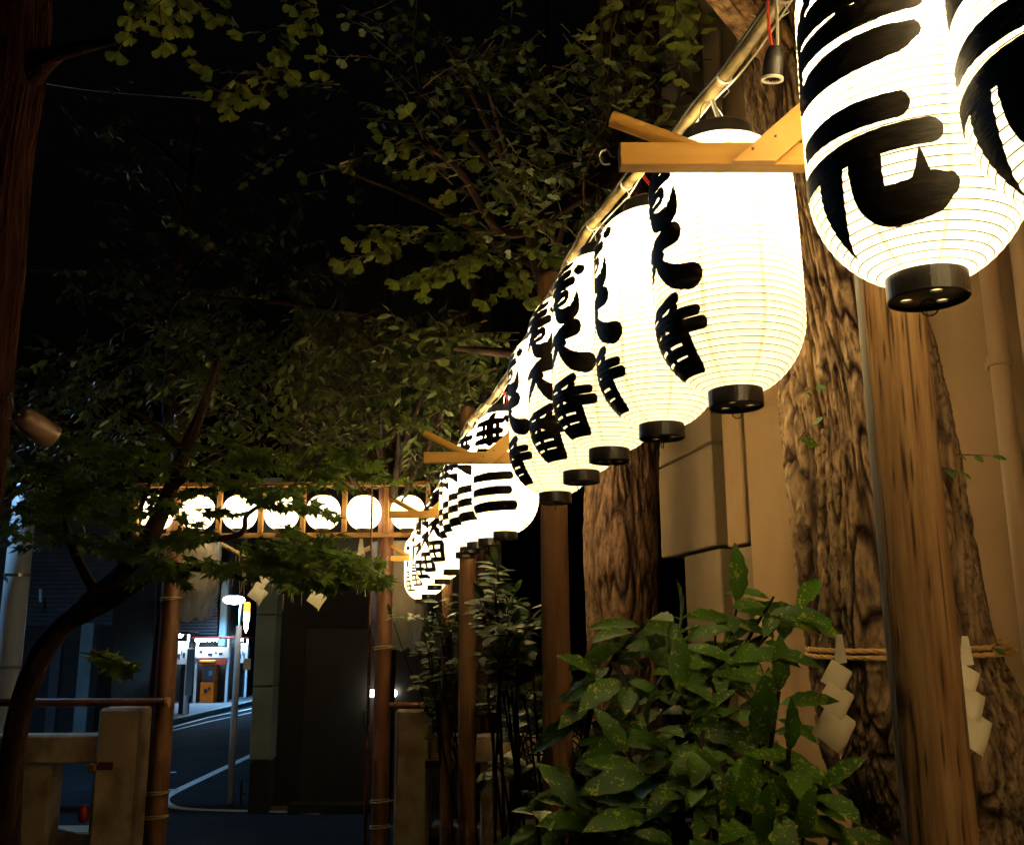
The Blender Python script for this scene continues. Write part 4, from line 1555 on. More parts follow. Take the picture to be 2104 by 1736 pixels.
mb = MB()
a, b = at(-80, 1443, FD - .12), at(341, 1442, FD - .12)
n = 40
mb.tube([a + (b - a) * k / n for k in range(n + 1)], [.034 * (1.06 if k % 5 == 0 else 1) for k in range(n + 1)], 12)
br = put('bamboo_rail', mb, M['dry_bamboo'], loc=tuple(a), smooth=True)
tag(br, 'horizontal bamboo rail tied to the left gate pole above the stone fence', 'rail')
mb = MB(); mb.tube([b, b + Vector((.03, 0, 0))], .045, 12)
put('end_cap', mb, M['knob'], br)
mb = MB()
a, b = at(800, 1449, FD - .1), at(900, 1449, FD - .1)
mb.tube([a, (a + b) / 2, b], .03, 10)
tag(put('bamboo_rail', mb, M['dry_bamboo'], loc=tuple(a), smooth=True), 'short bamboo rail tied to the right gate pole', 'rail')

# ------------------------------------------------------------------ trees
def trunk_mesh(pts, seg, rows, amp, seed, fx=9.0, fz=1.6, warp=.35, cracks=False):
    """pts: (x, y, z, r); bark ridges run along the trunk, forking and closing like ginkgo bark"""
    sm_ = np.array(smooth_path(pts, 24))
    L = np.concatenate([[0], np.cumsum(np.linalg.norm(np.diff(sm_[:, :3], axis=0), axis=1))])
    s = np.linspace(0, L[-1], rows)
    cx = np.stack([np.interp(s, L, sm_[:, k]) for k in range(4)], 1)
    mb = MB()
    fis = []
    for j in range(rows):
        x, y, z, r = cx[j]
        t = Vector(cx[min(j + 1, rows - 1)][:3] - cx[max(j - 1, 0)][:3]).normalized()
        e1 = Vector((1, 0, 0)); e1 = (e1 - t * e1.dot(t)).normalized()
        e2 = t.cross(e1)
        for k in range(seg):
            a = 2 * math.pi * k / seg
            ca, sa = math.cos(a), math.sin(a)
            zz = s[j]
            wv = warp * noise.noise(Vector((ca * 2, sa * 2, zz * 1.1 + seed)))
            aa = a + wv
            q = Vector((math.cos(aa) * fx * r * 4, math.sin(aa) * fx * r * 4, zz * fz * 2 + seed))
            n1 = noise.noise(q)
            n2 = noise.noise(q * 2.3 + Vector((5, 1, 3)))
            ridge = min(abs(n1) / .22, 1.0) ** .8 * 1.25 - .25 if cracks else 1 - abs(n1) * 2.2
            big = noise.noise(Vector((ca * 1.3, sa * 1.3, zz * .8 + seed * 3)))
            fine = noise.noise(Vector((q.x * 4, q.y * 4, q.z * 3)))
            h = amp * (.75 * ridge + .35 * (1 - abs(n2) * 2) + .14 * fine) + r * .10 * big
            rr = r - amp * .4 + h
            p = Vector((x, y, z)) + (e1 * ca + e2 * sa) * rr
            mb.v.append(tuple(p))
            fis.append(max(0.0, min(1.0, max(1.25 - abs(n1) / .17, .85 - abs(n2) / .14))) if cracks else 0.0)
    for j in range(rows - 1):
        for k in range(seg):
            k2 = (k + 1) % seg
            mb.f.append((j * seg + k, j * seg + k2, (j + 1) * seg + k2, (j + 1) * seg + k))
    mb.fis = fis
    return mb


def set_fissure(o, mb):
    at_ = o.data.attributes.new('fissure', 'FLOAT', 'POINT')
    at_.data.foreach_set('value', mb.fis)
    return o


def P4_(px, py, d, wpx):
    p = at(px, py, d)
    return (p.x, p.y, p.z, wpx / 2 / FPX * d)


# leaf blades in their own frame: base at the origin, tip along +Y, face up +Z
def L_ginkgo():
    v = [(-.02, 0, 0), (.02, 0, 0), (.02, .38, .03), (-.02, .38, .03)]
    f = [(0, 1, 2, 3)]
    ang = [-68, -48, -28, -10, 0, 10, 28, 48, 68]
    rd = [.50, .60, .64, .62, .44, .62, .64, .60, .50]
    o = len(v)
    v.append((0, .36, .03))
    for a, r in zip(ang, rd):
        v.append((r * math.sin(rad(a)), .36 + r * math.cos(rad(a)), .03 + .05 * math.sin(a * .13) - .06 * abs(a) / 68))
    for k in range(len(ang) - 1):
        f.append((o, o + 2 + k, o + 1 + k))
    return v, f


def L_maple():
    lobes = [(0, .72, .34), (40, .66, .33), (82, .52, .28), (125, .30, .0)]
    ring = []
    for a, r, s_ in lobes:
        ring.append((a - 7, r * .62)); ring.append((a, r)); ring.append((a + 7, r * .62))
        if s_: ring.append((a + 20, s_ * .95))
    right = [(a, r) for a, r in ring if a >= 0]
    left = [(-a, r) for a, r in right if a > 0][::-1]
    al = left + right
    v = [(-.012, 0, 0), (.012, 0, 0), (.012, .3, .02), (-.012, .3, .02), (0, .30, .02)]
    f = [(0, 1, 2, 3)]
    for a, r in al:
        v.append((r * math.sin(rad(a)), .30 + r * math.cos(rad(a)), .02 - .10 * r * r + .03 * math.sin(a * .2)))
    for k in range(len(al) - 1):
        f.append((4, 5 + k + 1, 5 + k))
    return v, f


def L_blade(wd=.2, n=7, fold=.07, droop=.16, serr=.0, petiole=.08):
    v = [(-.012, 0, 0), (.012, 0, 0)]
    f = []
    v, rows = [], []
    for i in range(n + 1):
        t = i / n
        y = petiole + (1 - petiole) * t
        w_ = wd * (math.sin(math.pi * min(t * 1.0, 1)) ** .75) * (1 - .22 * t) + (.012 if i == 0 else 0)
        if serr and 0 < i < n:
            w_ *= 1 + serr * (1 if i % 2 else -1)
        if i == n: w_ = .004
        z = -droop * t * t
        o = len(v)
        v += [(-w_, y, z + fold * (w_ / wd)), (0, y, z), (w_, y, z + fold * (w_ / wd))]
        rows.append(o)
    for a, b in zip(rows[:-1], rows[1:]):
        f += [(a, a + 1, b + 1, b), (a + 1, a + 2, b + 2, b + 1)]
    o = len(v)
    v += [(-.012, 0, .0), (.012, 0, .0), (.012, petiole + .02, 0.002), (-.012, petiole + .02, 0.002)]
    f.append((o, o + 1, o + 2, o + 3))
    return v, f


LEAF = {'ginkgo': L_ginkgo(), 'maple': L_maple(), 'aucuba': L_blade(.185, 9, .05, .22, .09), 'oval': L_blade(.24, 5, .05, .12), 'tiny': L_blade(.26, 3, .04, .1)}
LEAFME = {}


def leaf_mesh(kind, m):
    if (kind, m) not in LEAFME:
        v, f = LEAF[kind]
        LEAFME[kind, m] = new_mesh('leaf', v, f, M[m], kind in ('aucuba', 'oval'))
    return LEAFME[kind, m]


def leaf_mx(pos, d, nrm, size):
    y = Vector(d).normalized()
    n = Vector(nrm)
    x = y.cross(n)
    if x.length < 1e-4: x = y.orthogonal()
    x.normalize()
    z = x.cross(y)
    R = Matrix((x, y, z)).transposed() * size
    return Matrix.Translation(Vector(pos)) @ R.to_4x4()


def put_leaves(root, kind, m, T, limit=300, stuff_name='foliage'):
    """the leaves that show largest one by one, the rest as one mass"""
    org = ORG[root.name]
    vis, rest = [], []
    for t in T:
        p = t.translation - C0
        dep = p.dot(F_)
        if dep <= .2: continue
        px, py = CX + FPX * p.dot(R_) / dep, CY - FPX * p.dot(U_) / dep
        inside = -20 < px < 2124 and -20 < py < 1756
        sz = t.col[1].to_3d().length / dep
        (vis if inside and sz * FPX > 9 else rest).append((sz, t))
    vis.sort(key=lambda q: -q[0])
    rest += vis[limit:]
    me = leaf_mesh(kind, m)
    for _, t in vis[:limit]:
        link('leaf', me, root, Matrix.Translation(-org) @ t)
    if rest:
        v, f = LEAF[kind]
        V = np.array(v)
        tris = []
        for q in f:
            tris.append(q[:3])
            if len(q) == 4: tris.append((q[0], q[2], q[3]))
        tris = np.array(tris)
        A = np.array([t.to_3x3() for _, t in rest]); B = np.array([tuple(t.translation - org) for _, t in rest])
        W = np.einsum('nij,kj->nki', A, V) + B[:, None, :]
        Fs = tris[None] + (np.arange(len(rest)) * len(V))[:, None, None]
        o = fast_mesh(stuff_name, W.reshape(-1, 3), Fs.reshape(-1, 3), M[m])
        o.parent = root
        o['kind'] = 'stuff'


def fast_mesh(name, V, T, m):
    me = bpy.data.meshes.new(name)
    me.vertices.add(len(V)); me.vertices.foreach_set('co', np.ascontiguousarray(V, dtype=np.float32).ravel())
    me.loops.add(len(T) * 3); me.loops.foreach_set('vertex_index', np.ascontiguousarray(T, dtype=np.int32).ravel())
    me.polygons.add(len(T)); me.polygons.foreach_set('loop_start', np.arange(0, len(T) * 3, 3, dtype=np.int32))
    me.update(calc_edges=True)
    me.materials.append(m)
    o = bpy.data.objects.new(name, me)
    COL.objects.link(o)
    return o


def spray(rng, a, b, n, size, sag=.1, wob=.05, nrm=(0, 0, 1), spread=1.0, hang=.25, tilt=.5):
    """a twig from a to b with leaves alternating on both sides -> (twig points, leaf matrices)"""
    a, b = Vector(a), Vector(b)
    L = (b - a).length
    d = (b - a).normalized()
    s = d.cross(Vector((0, 0, 1)))
    if s.length < .1: s = d.orthogonal()
    s.normalize()
    k = 6
    ph = rng.uniform(0, 6)
    pts = [a + (b - a) * (i / k) + s * wob * L * math.sin(ph + i * 1.3) * (i / k) - Vector((0, 0, sag * L * (i / k) ** 2)) for i in range(k + 1)]
    T = []
    for i in range(n):
        t = .12 + .88 * (i + rng.uniform(-.3, .3)) / max(n - 1, 1)
        t = min(max(t, 0), 1)
        f = t * k
        i0 = min(int(f), k - 1)
        p = pts[i0].lerp(pts[i0 + 1], f - i0)
        sd = 1 if i % 2 else -1
        ld = d * rng.uniform(.3, .9) + s * sd * rng.uniform(.5, 1.1) * spread - Vector((0, 0, hang + rng.uniform(0, .4)))
        if i == n - 1: ld = d + Vector((0, 0, -hang))
        nn = Vector(nrm) + Vector((rng.uniform(-1, 1), rng.uniform(-1, 1), rng.uniform(-.6, .6))) * tilt
        T.append(leaf_mx(p, ld, nn, size * rng.uniform(.72, 1.18)))
    return pts, T


def twig_part(root, pts, r0, m='twig', name='twig'):
    mb = MB()
    twig_mesh(mb, pts, r0)
    put(name, mb, M[m], root)


def twig_mesh(mb, pts, r0, r1=None):
    n = len(pts)
    r1 = r1 or r0 * .4
    mb.tube(pts, [r0 + (r1 - r0) * i / (n - 1) for i in range(n)], 5)


# --- big ginkgo tied with rope, on the right
r = lambda *a: P4_(*a)
p0 = at(1925, 1740, 2.72)
big = empty('ginkgo_tree', (p0.x, p0.y, 0), 'big ginkgo with deeply furrowed bark tied with a straw rope', 'tree')
pts = [(p0.x + .06, p0.y, -.05, .30), (p0.x + .05, p0.y, .5, .27), r(1955, 1740, 2.72, 350), r(1895, 1500, 2.72, 385), r(1850, 1335, 2.72, 340), r(1805, 1050, 2.74, 322), r(1772, 830, 2.76, 300), r(1722, 600, 2.8, 265), r(1665, 340, 2.86, 215), r(1615, 100, 2.95, 165), r(1585, -60, 3.0, 150), r(1550, -400, 3.1, 140)]
mb = trunk_mesh(pts, 340, 700, .027, 3.0, fx=14.5, fz=1.9, warp=.55, cracks=True)
set_fissure(put('trunk', mb, M['ginkgo_bark'], big, smooth=True), mb)
# burl on the right edge
mb = trunk_mesh([r(2050, 1400, 2.62, 30), r(2058, 1445, 2.62, 75), r(2052, 1500, 2.62, 90), r(2035, 1570, 2.64, 40)], 40, 40, .01, 8.0)
put('burl', mb, M['bark'], big)
mb = trunk_mesh([r(1958, 905, 2.72, 10), r(1955, 960, 2.7, 46), r(1950, 1010, 2.7, 30)], 24, 24, .006, 5.0)
put('burl', mb, M['bark'], big)
mb = trunk_mesh([r(1640, 150, 2.9, 75), r(1545, 40, 2.8, 80), r(1490, -20, 2.7, 74), r(1350, -160, 2.5, 60)], 60, 70, .010, 4.0)
put('branch', mb, M['bark'], big)

rng = random.Random(21)
T, tw = [], MB()
# sprays hanging into the top of the picture, left of the branch
for (ax, ay, bx, by, d, n, sz) in ((1375, -40, 1392, 60, 2.9, 9, .075), (1400, -30, 1405, 130, 3.0, 9, .07), (1440, 20, 1430, 75, 2.9, 5, .07), (1340, -60, 1310, 140, 3.3, 12, .065), (1300, -40, 1190, 60, 3.6, 12, .065),
                                 (1250, 150, 1180, 60, 3.7, 10, .06), (1260, 240, 1330, 170, 3.6, 10, .06), (1330, 300, 1390, 200, 3.6, 10, .06), (1180, 240, 1100, 130, 3.8, 10, .06), (1120, 60, 1020, 130, 4.0, 10, .06)):
    p, t = spray(rng, at(ax, ay, d), at(bx, by, d - .15), n, sz, nrm=(-.1, -.7, .5))
    twig_part(big, p, .003, 'twig'); T += t
put_leaves(big, 'ginkgo', 'ginkgo', T)
# young shoots growing out of the bark
T, tw = [], MB()
for (ax, ay, bx, by, d, n, sz) in ((1640, 905, 1668, 868, 2.46, 3, .05), (1650, 805, 1672, 795, 2.46, 3, .035), (1955, 935, 2035, 930, 2.6, 3, .05), (1935, 960, 1965, 965, 2.5, 2, .05), (2060, 1415, 2095, 1425, 2.55, 3, .03), (2035, 1335, 2048, 1322, 2.5, 2, .03)):
    p, t = spray(rng, at(ax, ay, d), at(bx, by, d - .03), n, sz, nrm=(-.2, -.8, .4))
    twig_part(big, p, .002, 'twig', 'shoot'); T += t
put_leaves(big, 'oval', 'aucuba', T)
mb = MB(); mb.tube([at(1660, 700, 2.44), at(1668, 780, 2.43), at(1688, 880, 2.44)], .008, 8)
put('aerial_root', mb, M['bark'], big)

# straw rope round the trunk and its two streamers
def ring_pts(cx, cy, z, rx, ry, k=40, dz=0, a0=0, a1=2 * math.pi):
    return [(cx + rx * math.cos(a), cy + ry * math.sin(a), z + dz * math.sin(a * 2)) for a in np.linspace(a0, a1, k)]


c = at(1862, 1335, 2.72)
zr = at(1860, 1335, 2.45).z
rt = empty('straw_rope', (c.x, c.y, zr), 'thin double straw rope tied round the big ginkgo', 'rope')
for dz, dr in ((.009, 0), (-.009, .004)):
    rp2 = [Vector(p) for p in ring_pts(c.x, c.y, zr + dz, .262 + dr, .262 + dr, 120)]
    for ph in (0, 2.1, 4.2):
        mb = MB()
        mb.tube([p + .0035 * Vector((math.cos(k * .9 + ph) * .5, math.cos(k * .9 + ph) * .5, math.sin(k * .9 + ph))) + Vector((0, 0, .012 * math.sin(k * .05 + 1))) for k, p in enumerate(rp2)], .0042, 6)
        put('strand', mb, M['rope'], rt, smooth=True)
mb = MB()
kx = at(2040, 1330, 2.62)
mb.tube(smooth_path([tuple(kx), tuple(kx + Vector((.02, -.02, .012))), tuple(kx + Vector((.05, -.03, -.004)))], 5), .006, 6)
mb.tube(smooth_path([tuple(kx), tuple(kx + Vector((-.01, -.02, -.02))), tuple(kx + Vector((-.02, -.02, -.035)))], 5), .005, 6)
put('knot', mb, M['rope'], rt)
streamer(at(1726, 1328, 2.40), (.88, -.42, 0), (-.42, -.88, 0), .084, 3, 'white zigzag paper streamer hanging left of the thick log post', lean=-.04, seed=5)
streamer(at(1985, 1332, 2.44), (.92, -.3, 0), (-.3, -.92, 0), .086, 3, 'white zigzag paper streamer half hidden behind the thick log post', lean=-.06, seed=6)

# --- second ginkgo behind the row
p0 = at(1275, 1300, 5.6)
g2 = empty('ginkgo_tree', (p0.x, p0.y, 0), 'second ginkgo trunk beyond the lanterns, left of the wall slabs', 'tree')
pts = [(p0.x, p0.y, -.05, .24), (p0.x, p0.y, .8, .21), r(1278, 1300, 5.6, 138), r(1276, 1100, 5.6, 142), r(1282, 900, 5.6, 140), r(1290, 600, 5.6, 130), r(1295, 300, 5.6, 120), r(1290, -200, 5.6, 100)]
mb = trunk_mesh(pts, 170, 400, .022, 13.0, fx=9, fz=1.3, warp=.5, cracks=True)
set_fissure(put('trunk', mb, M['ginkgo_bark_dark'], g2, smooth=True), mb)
mb = trunk_mesh([r(1290, 330, 5.6, 60), r(1160, 420, 4.8, 34), r(1040, 480, 4.2, 20), r(950, 360, 3.8, 13), r(880, 300, 3.6, 8)], 14, 60, .003, 4.0)
put('branch', mb, M['maple_bark'], g2)
mb = trunk_mesh([r(1285, 800, 5.6, 50), r(1150, 740, 5.4, 30), r(1000, 722, 5.2, 16), r(930, 715, 5.1, 8)], 14, 40, .003, 6.0)
put('branch', mb, M['maple_bark'], g2)
T, tw = [], MB()
rng = random.Random(33)
SPR = [(905, 320, 800, 275, 3.55, 10), (880, 290, 850, 240, 3.5, 6), (900, 310, 930, 265, 3.5, 6), (940, 340, 960, 320, 3.5, 6), (930, 345, 840, 340, 3.5, 9), (960, 380, 910, 400, 3.6, 6),
       (1020, 470, 900, 490, 3.7, 12), (1010, 480, 820, 465, 3.6, 16), (860, 490, 720, 520, 3.5, 13), (840, 480, 740, 485, 3.6, 9), (1040, 500, 870, 560, 3.7, 14), (960, 530, 830, 560, 3.6, 10), (1050, 520, 1080, 600, 3.8, 10),
       (1060, 470, 1180, 440, 4.2, 12), (1050, 500, 1160, 520, 4.1, 12), (1100, 430, 1080, 380, 4.2, 9), (1100, 520, 1200, 560, 4.3, 10), (1000, 400, 1090, 330, 4.2, 8), (980, 500, 960, 560, 3.7, 8), (900, 520, 880, 590, 3.7, 7), (930, 380, 850, 300, 3.6, 8), (1000, 430, 940, 440, 3.7, 8), (1060, 540, 990, 520, 3.8, 9), (1090, 560, 1010, 600, 3.9, 8), (880, 470, 760, 455, 3.6, 8), (1120, 480, 1040, 400, 4.0, 8), (1020, 520, 1000, 470, 3.8, 7)]
for ax, ay, bx, by, d, n in SPR:
    p, t = spray(rng, at(ax, ay, d + .05), at(bx, by, d - .05), n, .074, nrm=(.0, -.75, .5), wob=.03)
    twig_part(g2, p, .0028, 'twig'); T += t
put_leaves(g2, 'ginkgo', 'ginkgo', T)

# --- reddish trunk at the left edge with ginkgo sprays at the top
p0 = at(-110, 1315, 4.2)
g3 = empty('ginkgo_tree', (p0.x, p0.y, 0), 'dark reddish ginkgo trunk at the left edge of the picture', 'tree')
pts = [(p0.x - .25, p0.y, -.05, .2), r(-120, 1300, 4.2, 150), r(-66, 870, 4.2, 142), r(-48, 700, 4.15, 142), r(-24, 500, 4.1, 140), r(-10, 300, 4.05, 142), r(12, 120, 4.0, 150), r(20, -60, 3.95, 150), r(30, -400, 3.9, 140)]
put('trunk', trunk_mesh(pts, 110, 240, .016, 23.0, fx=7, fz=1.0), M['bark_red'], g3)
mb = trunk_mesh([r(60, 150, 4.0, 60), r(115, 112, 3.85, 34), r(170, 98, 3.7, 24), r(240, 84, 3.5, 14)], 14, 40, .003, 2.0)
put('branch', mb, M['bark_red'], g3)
mb = trunk_mesh([r(30, -150, 4.0, 70), r(300, -120, 3.6, 30), r(620, -60, 3.3, 16)], 12, 40, .003, 2.0)
put('branch', mb, M['bark_red'], g3)
T, tw = [], MB()
rng = random.Random(44)
SPR = [(300, -60, 270, 55, 3.0, 9), (330, -60, 330, 70, 3.0, 10), (300, -30, 250, 80, 3.05, 8), (350, -40, 385, 80, 3.1, 8), (390, -50, 300, 20, 3.0, 9), (360, -30, 430, 20, 3.1, 8), (430, -60, 480, 40, 3.2, 7),
       (620, -80, 610, 30, 3.1, 8), (640, -60, 655, 110, 3.1, 9), (645, 10, 580, 90, 3.1, 7), (600, 60, 510, 60, 3.1, 4), (590, 70, 540, 180, 3.05, 9), (560, 130, 470, 190, 3.0, 8), (520, 160, 430, 130, 3.0, 5), (470, 180, 420, 180, 3.0, 5), (500, 170, 480, 215, 3.05, 5), (560, 100, 600, 150, 3.1, 5)]
for ax, ay, bx, by, d, n in SPR:
    p, t = spray(rng, at(ax, ay, d + .04), at(bx, by, d - .04), n, .066, nrm=(.3, -.6, .5), wob=.03)
    twig_part(g3, p, .0026, 'bark_red'); T += t
put_leaves(g3, 'ginkgo', 'ginkgo', T)

# spotlight clamped to it
a, b = at(36, 850, 4.0), at(94, 890, 4.10)
sl = empty('spotlight', a, 'brown can shaped spotlight clamped to the reddish trunk', 'lamp')
ax = (b - a).normalized(); s = ax.cross(Vector((0, 0, 1))).normalized(); u = s.cross(ax)
MX = Matrix((s, u, ax)).transposed()
L = (b - a).length + .03
put('shade', lathe_ax([(0, 0), (.03, .002), (.044, .015), (.05, .04), (.056, L), (.052, L), (.046, .05), (0, .03)], 28, a), M['can'], sl, smooth=True)
mb = MB(); mb.tube([at(20, 862, 3.95), at(45, 898, 3.9), at(72, 915, 3.88)], .007, 8)
put('arm', mb, M['steel'], sl)
mb = MB(); mb.tube([at(22, 808, 4.0), at(30, 848, 3.98), at(38, 852, 3.96)], .005, 8); mb.tube([at(16, 818, 4.0), at(36, 812, 4.0)], .005, 8)
put('clamp', mb, M['steel'], sl)

# --- maple at the lower left
p0 = at(6, 1736, 7.0)
mp = empty('maple_tree', (p0.x, p0.y, 0), 'leaning maple with dark curved trunk and lobed leaves at the left', 'tree')
d = 7.0
pts = [(p0.x, p0.y, -.05, .15), r(6, 1730, d, 66), r(22, 1590, d, 50), r(44, 1450, d, 44), r(96, 1325, d, 46), r(180, 1240, d, 40), r(250, 1178, d - .05, 36), r(308, 1100, d - .1, 36), r(348, 1010, d - .15, 28), r(378, 930, d - .2, 28), r(415, 840, d - .3, 18), r(450, 740, d - .4, 8)]
put('trunk', trunk_mesh(pts, 40, 160, .006, 31.0, fx=6, fz=1.5), M['maple_bark'], mp)
BR = [[r(150, 1270, d, 40), r(225, 1236, d - .1, 30), r(290, 1195, d - .2, 22), r(345, 1166, d - .3, 18), r(440, 1172, d - .4, 13), r(500, 1190, d - .45, 9)],
      [r(300, 1120, d - .1, 22), r(395, 1112, d - .2, 15), r(480, 1102, d - .3, 12), r(502, 1085, d - .3, 11), r(506, 1060, d - .35, 9), r(540, 1034, d - .4, 7)],
      [r(200, 1225, d, 22), r(150, 1130, d - .1, 16), r(130, 1050, d - .2, 10)], [r(250, 1178, d - .05, 22), r(262, 1090, d - .1, 16), r(290, 1040, d - .1, 10), r(320, 960, d - .1, 6)],
      [r(355, 1000, d - .15, 18), r(440, 940, d - .3, 12), r(560, 900, d - .5, 7)], [r(378, 930, d - .2, 14), r(300, 860, d - .3, 9), r(200, 820, d - .4, 5)]]
for b_ in BR:
    put('branch', trunk_mesh(b_, 12, 50, .002, 3.0), M['maple_bark'], mp)
T, tw = [], MB()
rng = random.Random(55)
SPR = []
# layered sprays over and under the rack
for (cx, cy, w_, h_, n, dd, ln) in ((170, 1000, 170, 60, 15, 6.7, 90), (120, 1090, 120, 45, 9, 6.7, 80), (440, 985, 120, 28, 4, 6.5, 90), (560, 1030, 80, 36, 7, 6.5, 90), (600, 1125, 130, 30, 13, 6.4, 90), (680, 1140, 70, 30, 7, 6.4, 70),
                                  (560, 1150, 150, 25, 14, 6.4, 80), (720, 1190, 50, 25, 6, 6.4, 60), (320, 1160, 60, 25, 4, 6.6, 60), (240, 1110, 60, 25, 4, 6.7, 60), (610, 930, 200, 40, 14, 6.8, 90), (745, 965, 40, 20, 2, 6.9, 70),
                                  (300, 930, 200, 60, 14, 6.6, 90), (100, 960, 120, 60, 9, 6.6, 90), (420, 1092, 60, 14, 4, 6.5, 70), (660, 1165, 90, 25, 10, 6.4, 70)):
    for k in range(n):
        x, y = cx + rng.gauss(0, .5) * w_, cy + rng.gauss(0, .5) * h_
        sx = 1 if rng.random() < .65 else -1
        SPR.append((x - sx * ln * .4, y - rng.uniform(-8, 18), x + sx * ln * .6, y + rng.uniform(0, 22), dd + rng.uniform(-.35, .35), rng.randint(6, 9)))
SPR += [(165, 1340, 262, 1352, 6.5, 9), (190, 1338, 255, 1365, 6.45, 7)]
for ax, ay, bx, by, d_, n in SPR:
    p, t = spray(rng, at(ax, ay, d_ + .1), at(bx, by, d_ - .1), n, .15, nrm=(.2, -.7, .65), wob=.04, tilt=.5)
    twig_part(mp, p, .004, 'maple_bark'); T += t
put_leaves(mp, 'maple', 'maple', T)


# --- darker trees behind
def dark_tree(px, d, tr_px, label, clusters, leaf, m, size, seed, top=300, nl=9, ln=.5, name='broadleaf_tree', nrm=(0, -.4, .6)):
    rng = random.Random(seed)
    p0 = at(px, 1315, d)
    root = empty(name, (p0.x, p0.y, 0), label, 'tree', 'dark trees behind the lanterns')
    zt = at(px, top, d).z
    pts = [(p0.x, p0.y, -.05, tr_px / 2 / FPX * d * 1.3), (p0.x + .05, p0.y, zt * .3, tr_px / 2 / FPX * d), (p0.x - .05, p0.y, zt * .65, tr_px / 2 / FPX * d * .7), (p0.x + .05, p0.y, zt, tr_px / 2 / FPX * d * .25)]
    put('trunk', trunk_mesh(pts, 24, 70, .01, seed * 1.7), M['maple_bark'], root)
    T, tw = [], MB()
    base = [Vector(q[:3]) for q in pts]
    for (cx, cy, w_, h_, n, dd) in clusters:
        c_ = at(cx, cy, dd)
        # limb to the cluster
        f = min(max((c_.z - .6) / zt, .25), .95)
        st = Vector((p0.x, p0.y, zt * f))
        mid = st.lerp(c_, .5) + Vector((rng.uniform(-.1, .1), 0, .12))
        put('branch', trunk_mesh([(*st, .035), (*mid, .022), (*c_, .008)], 8, 20, .002, rng.uniform(0, 50)), M['maple_bark'], root)
        for k in range(n):
            x, y = cx + rng.gauss(0, .48) * w_, cy + rng.gauss(0, .48) * h_
            q = at(x, y, dd + rng.gauss(0, .45))
            dr = Vector((rng.uniform(-1, 1), rng.uniform(-.8, .5), rng.uniform(-.5, .25))).normalized()
            p, t = spray(rng, q - dr * ln * .5, q + dr * ln * .5, nl, size, nrm=nrm, tilt=.7)
            twig_mesh(tw, p, .0035); T += t
    put('twig', tw, M['twig'], root, kind='stuff')
    put_leaves(root, leaf, m, T)
    return root


dark_tree(786, 9.6, 30, 'dark tree with olive leaf tiers at the middle of the picture', [(600, 720, 220, 50, 46, 7.2), (780, 690, 200, 45, 46, 7.0), (900, 740, 130, 45, 26, 6.6), (500, 780, 180, 50, 34, 7.4), (700, 800, 220, 50, 40, 7.3), (820, 850, 130, 50, 22, 7.2), (640, 880, 180, 40, 24, 7.6), (980, 690, 70, 30, 12, 6.2), (430, 690, 130, 50, 16, 7.6), (930, 800, 90, 45, 14, 6.8)], 'oval', 'darkleaf', .095, 61)
dark_tree(-60, 9.4, 26, 'dark bushy tree behind the maple at the left', [(150, 800, 200, 80, 40, 8.8), (330, 760, 200, 80, 40, 9.0), (80, 920, 140, 60, 22, 8.5), (420, 880, 160, 60, 26, 9.0), (250, 900, 200, 60, 26, 8.9), (60, 1020, 90, 40, 10, 8.6)], 'oval', 'dimleaf', .11, 62)
dark_tree(980, 9.5, 50, 'dark tree behind the far lanterns', [(900, 900, 90, 70, 26, 8.9), (960, 820, 80, 60, 20, 8.7), (880, 975, 40, 30, 8, 8.6), (1010, 760, 60, 40, 12, 8.0), (870, 920, 50, 40, 12, 8.8)], 'oval', 'darkleaf', .085, 63)
dark_tree(1130, 7.4, 44, 'tall dark tree whose crown fills the top middle of the picture', [(1000, 180, 220, 110, 20, 5.8), (1240, 260, 130, 110, 22, 5.4), (1120, 380, 160, 60, 16, 5.4), (820, 150, 200, 110, 9, 6.6), (1180, 520, 70, 60, 10, 4.8), (900, 60, 160, 60, 6, 5.8), (1300, 120, 100, 90, 16, 5.0), (650, 330, 150, 130, 6, 7.4), (300, 600, 180, 80, 14, 8.0)], 'ginkgo', 'dimleaf', .085, 64, top=-200)
dark_tree(322, 9.35, 34, 'tall dim tree against the night sky at the left', [(330, 350, 190, 130, 20, 10.5), (480, 480, 170, 120, 20, 10.2), (250, 560, 150, 120, 16, 10.4), (560, 600, 150, 70, 18, 9.8), (420, 640, 120, 60, 14, 9.6), (200, 250, 80, 100, 6, 10.5)], 'oval', 'dimleaf', .11, 65, top=100)


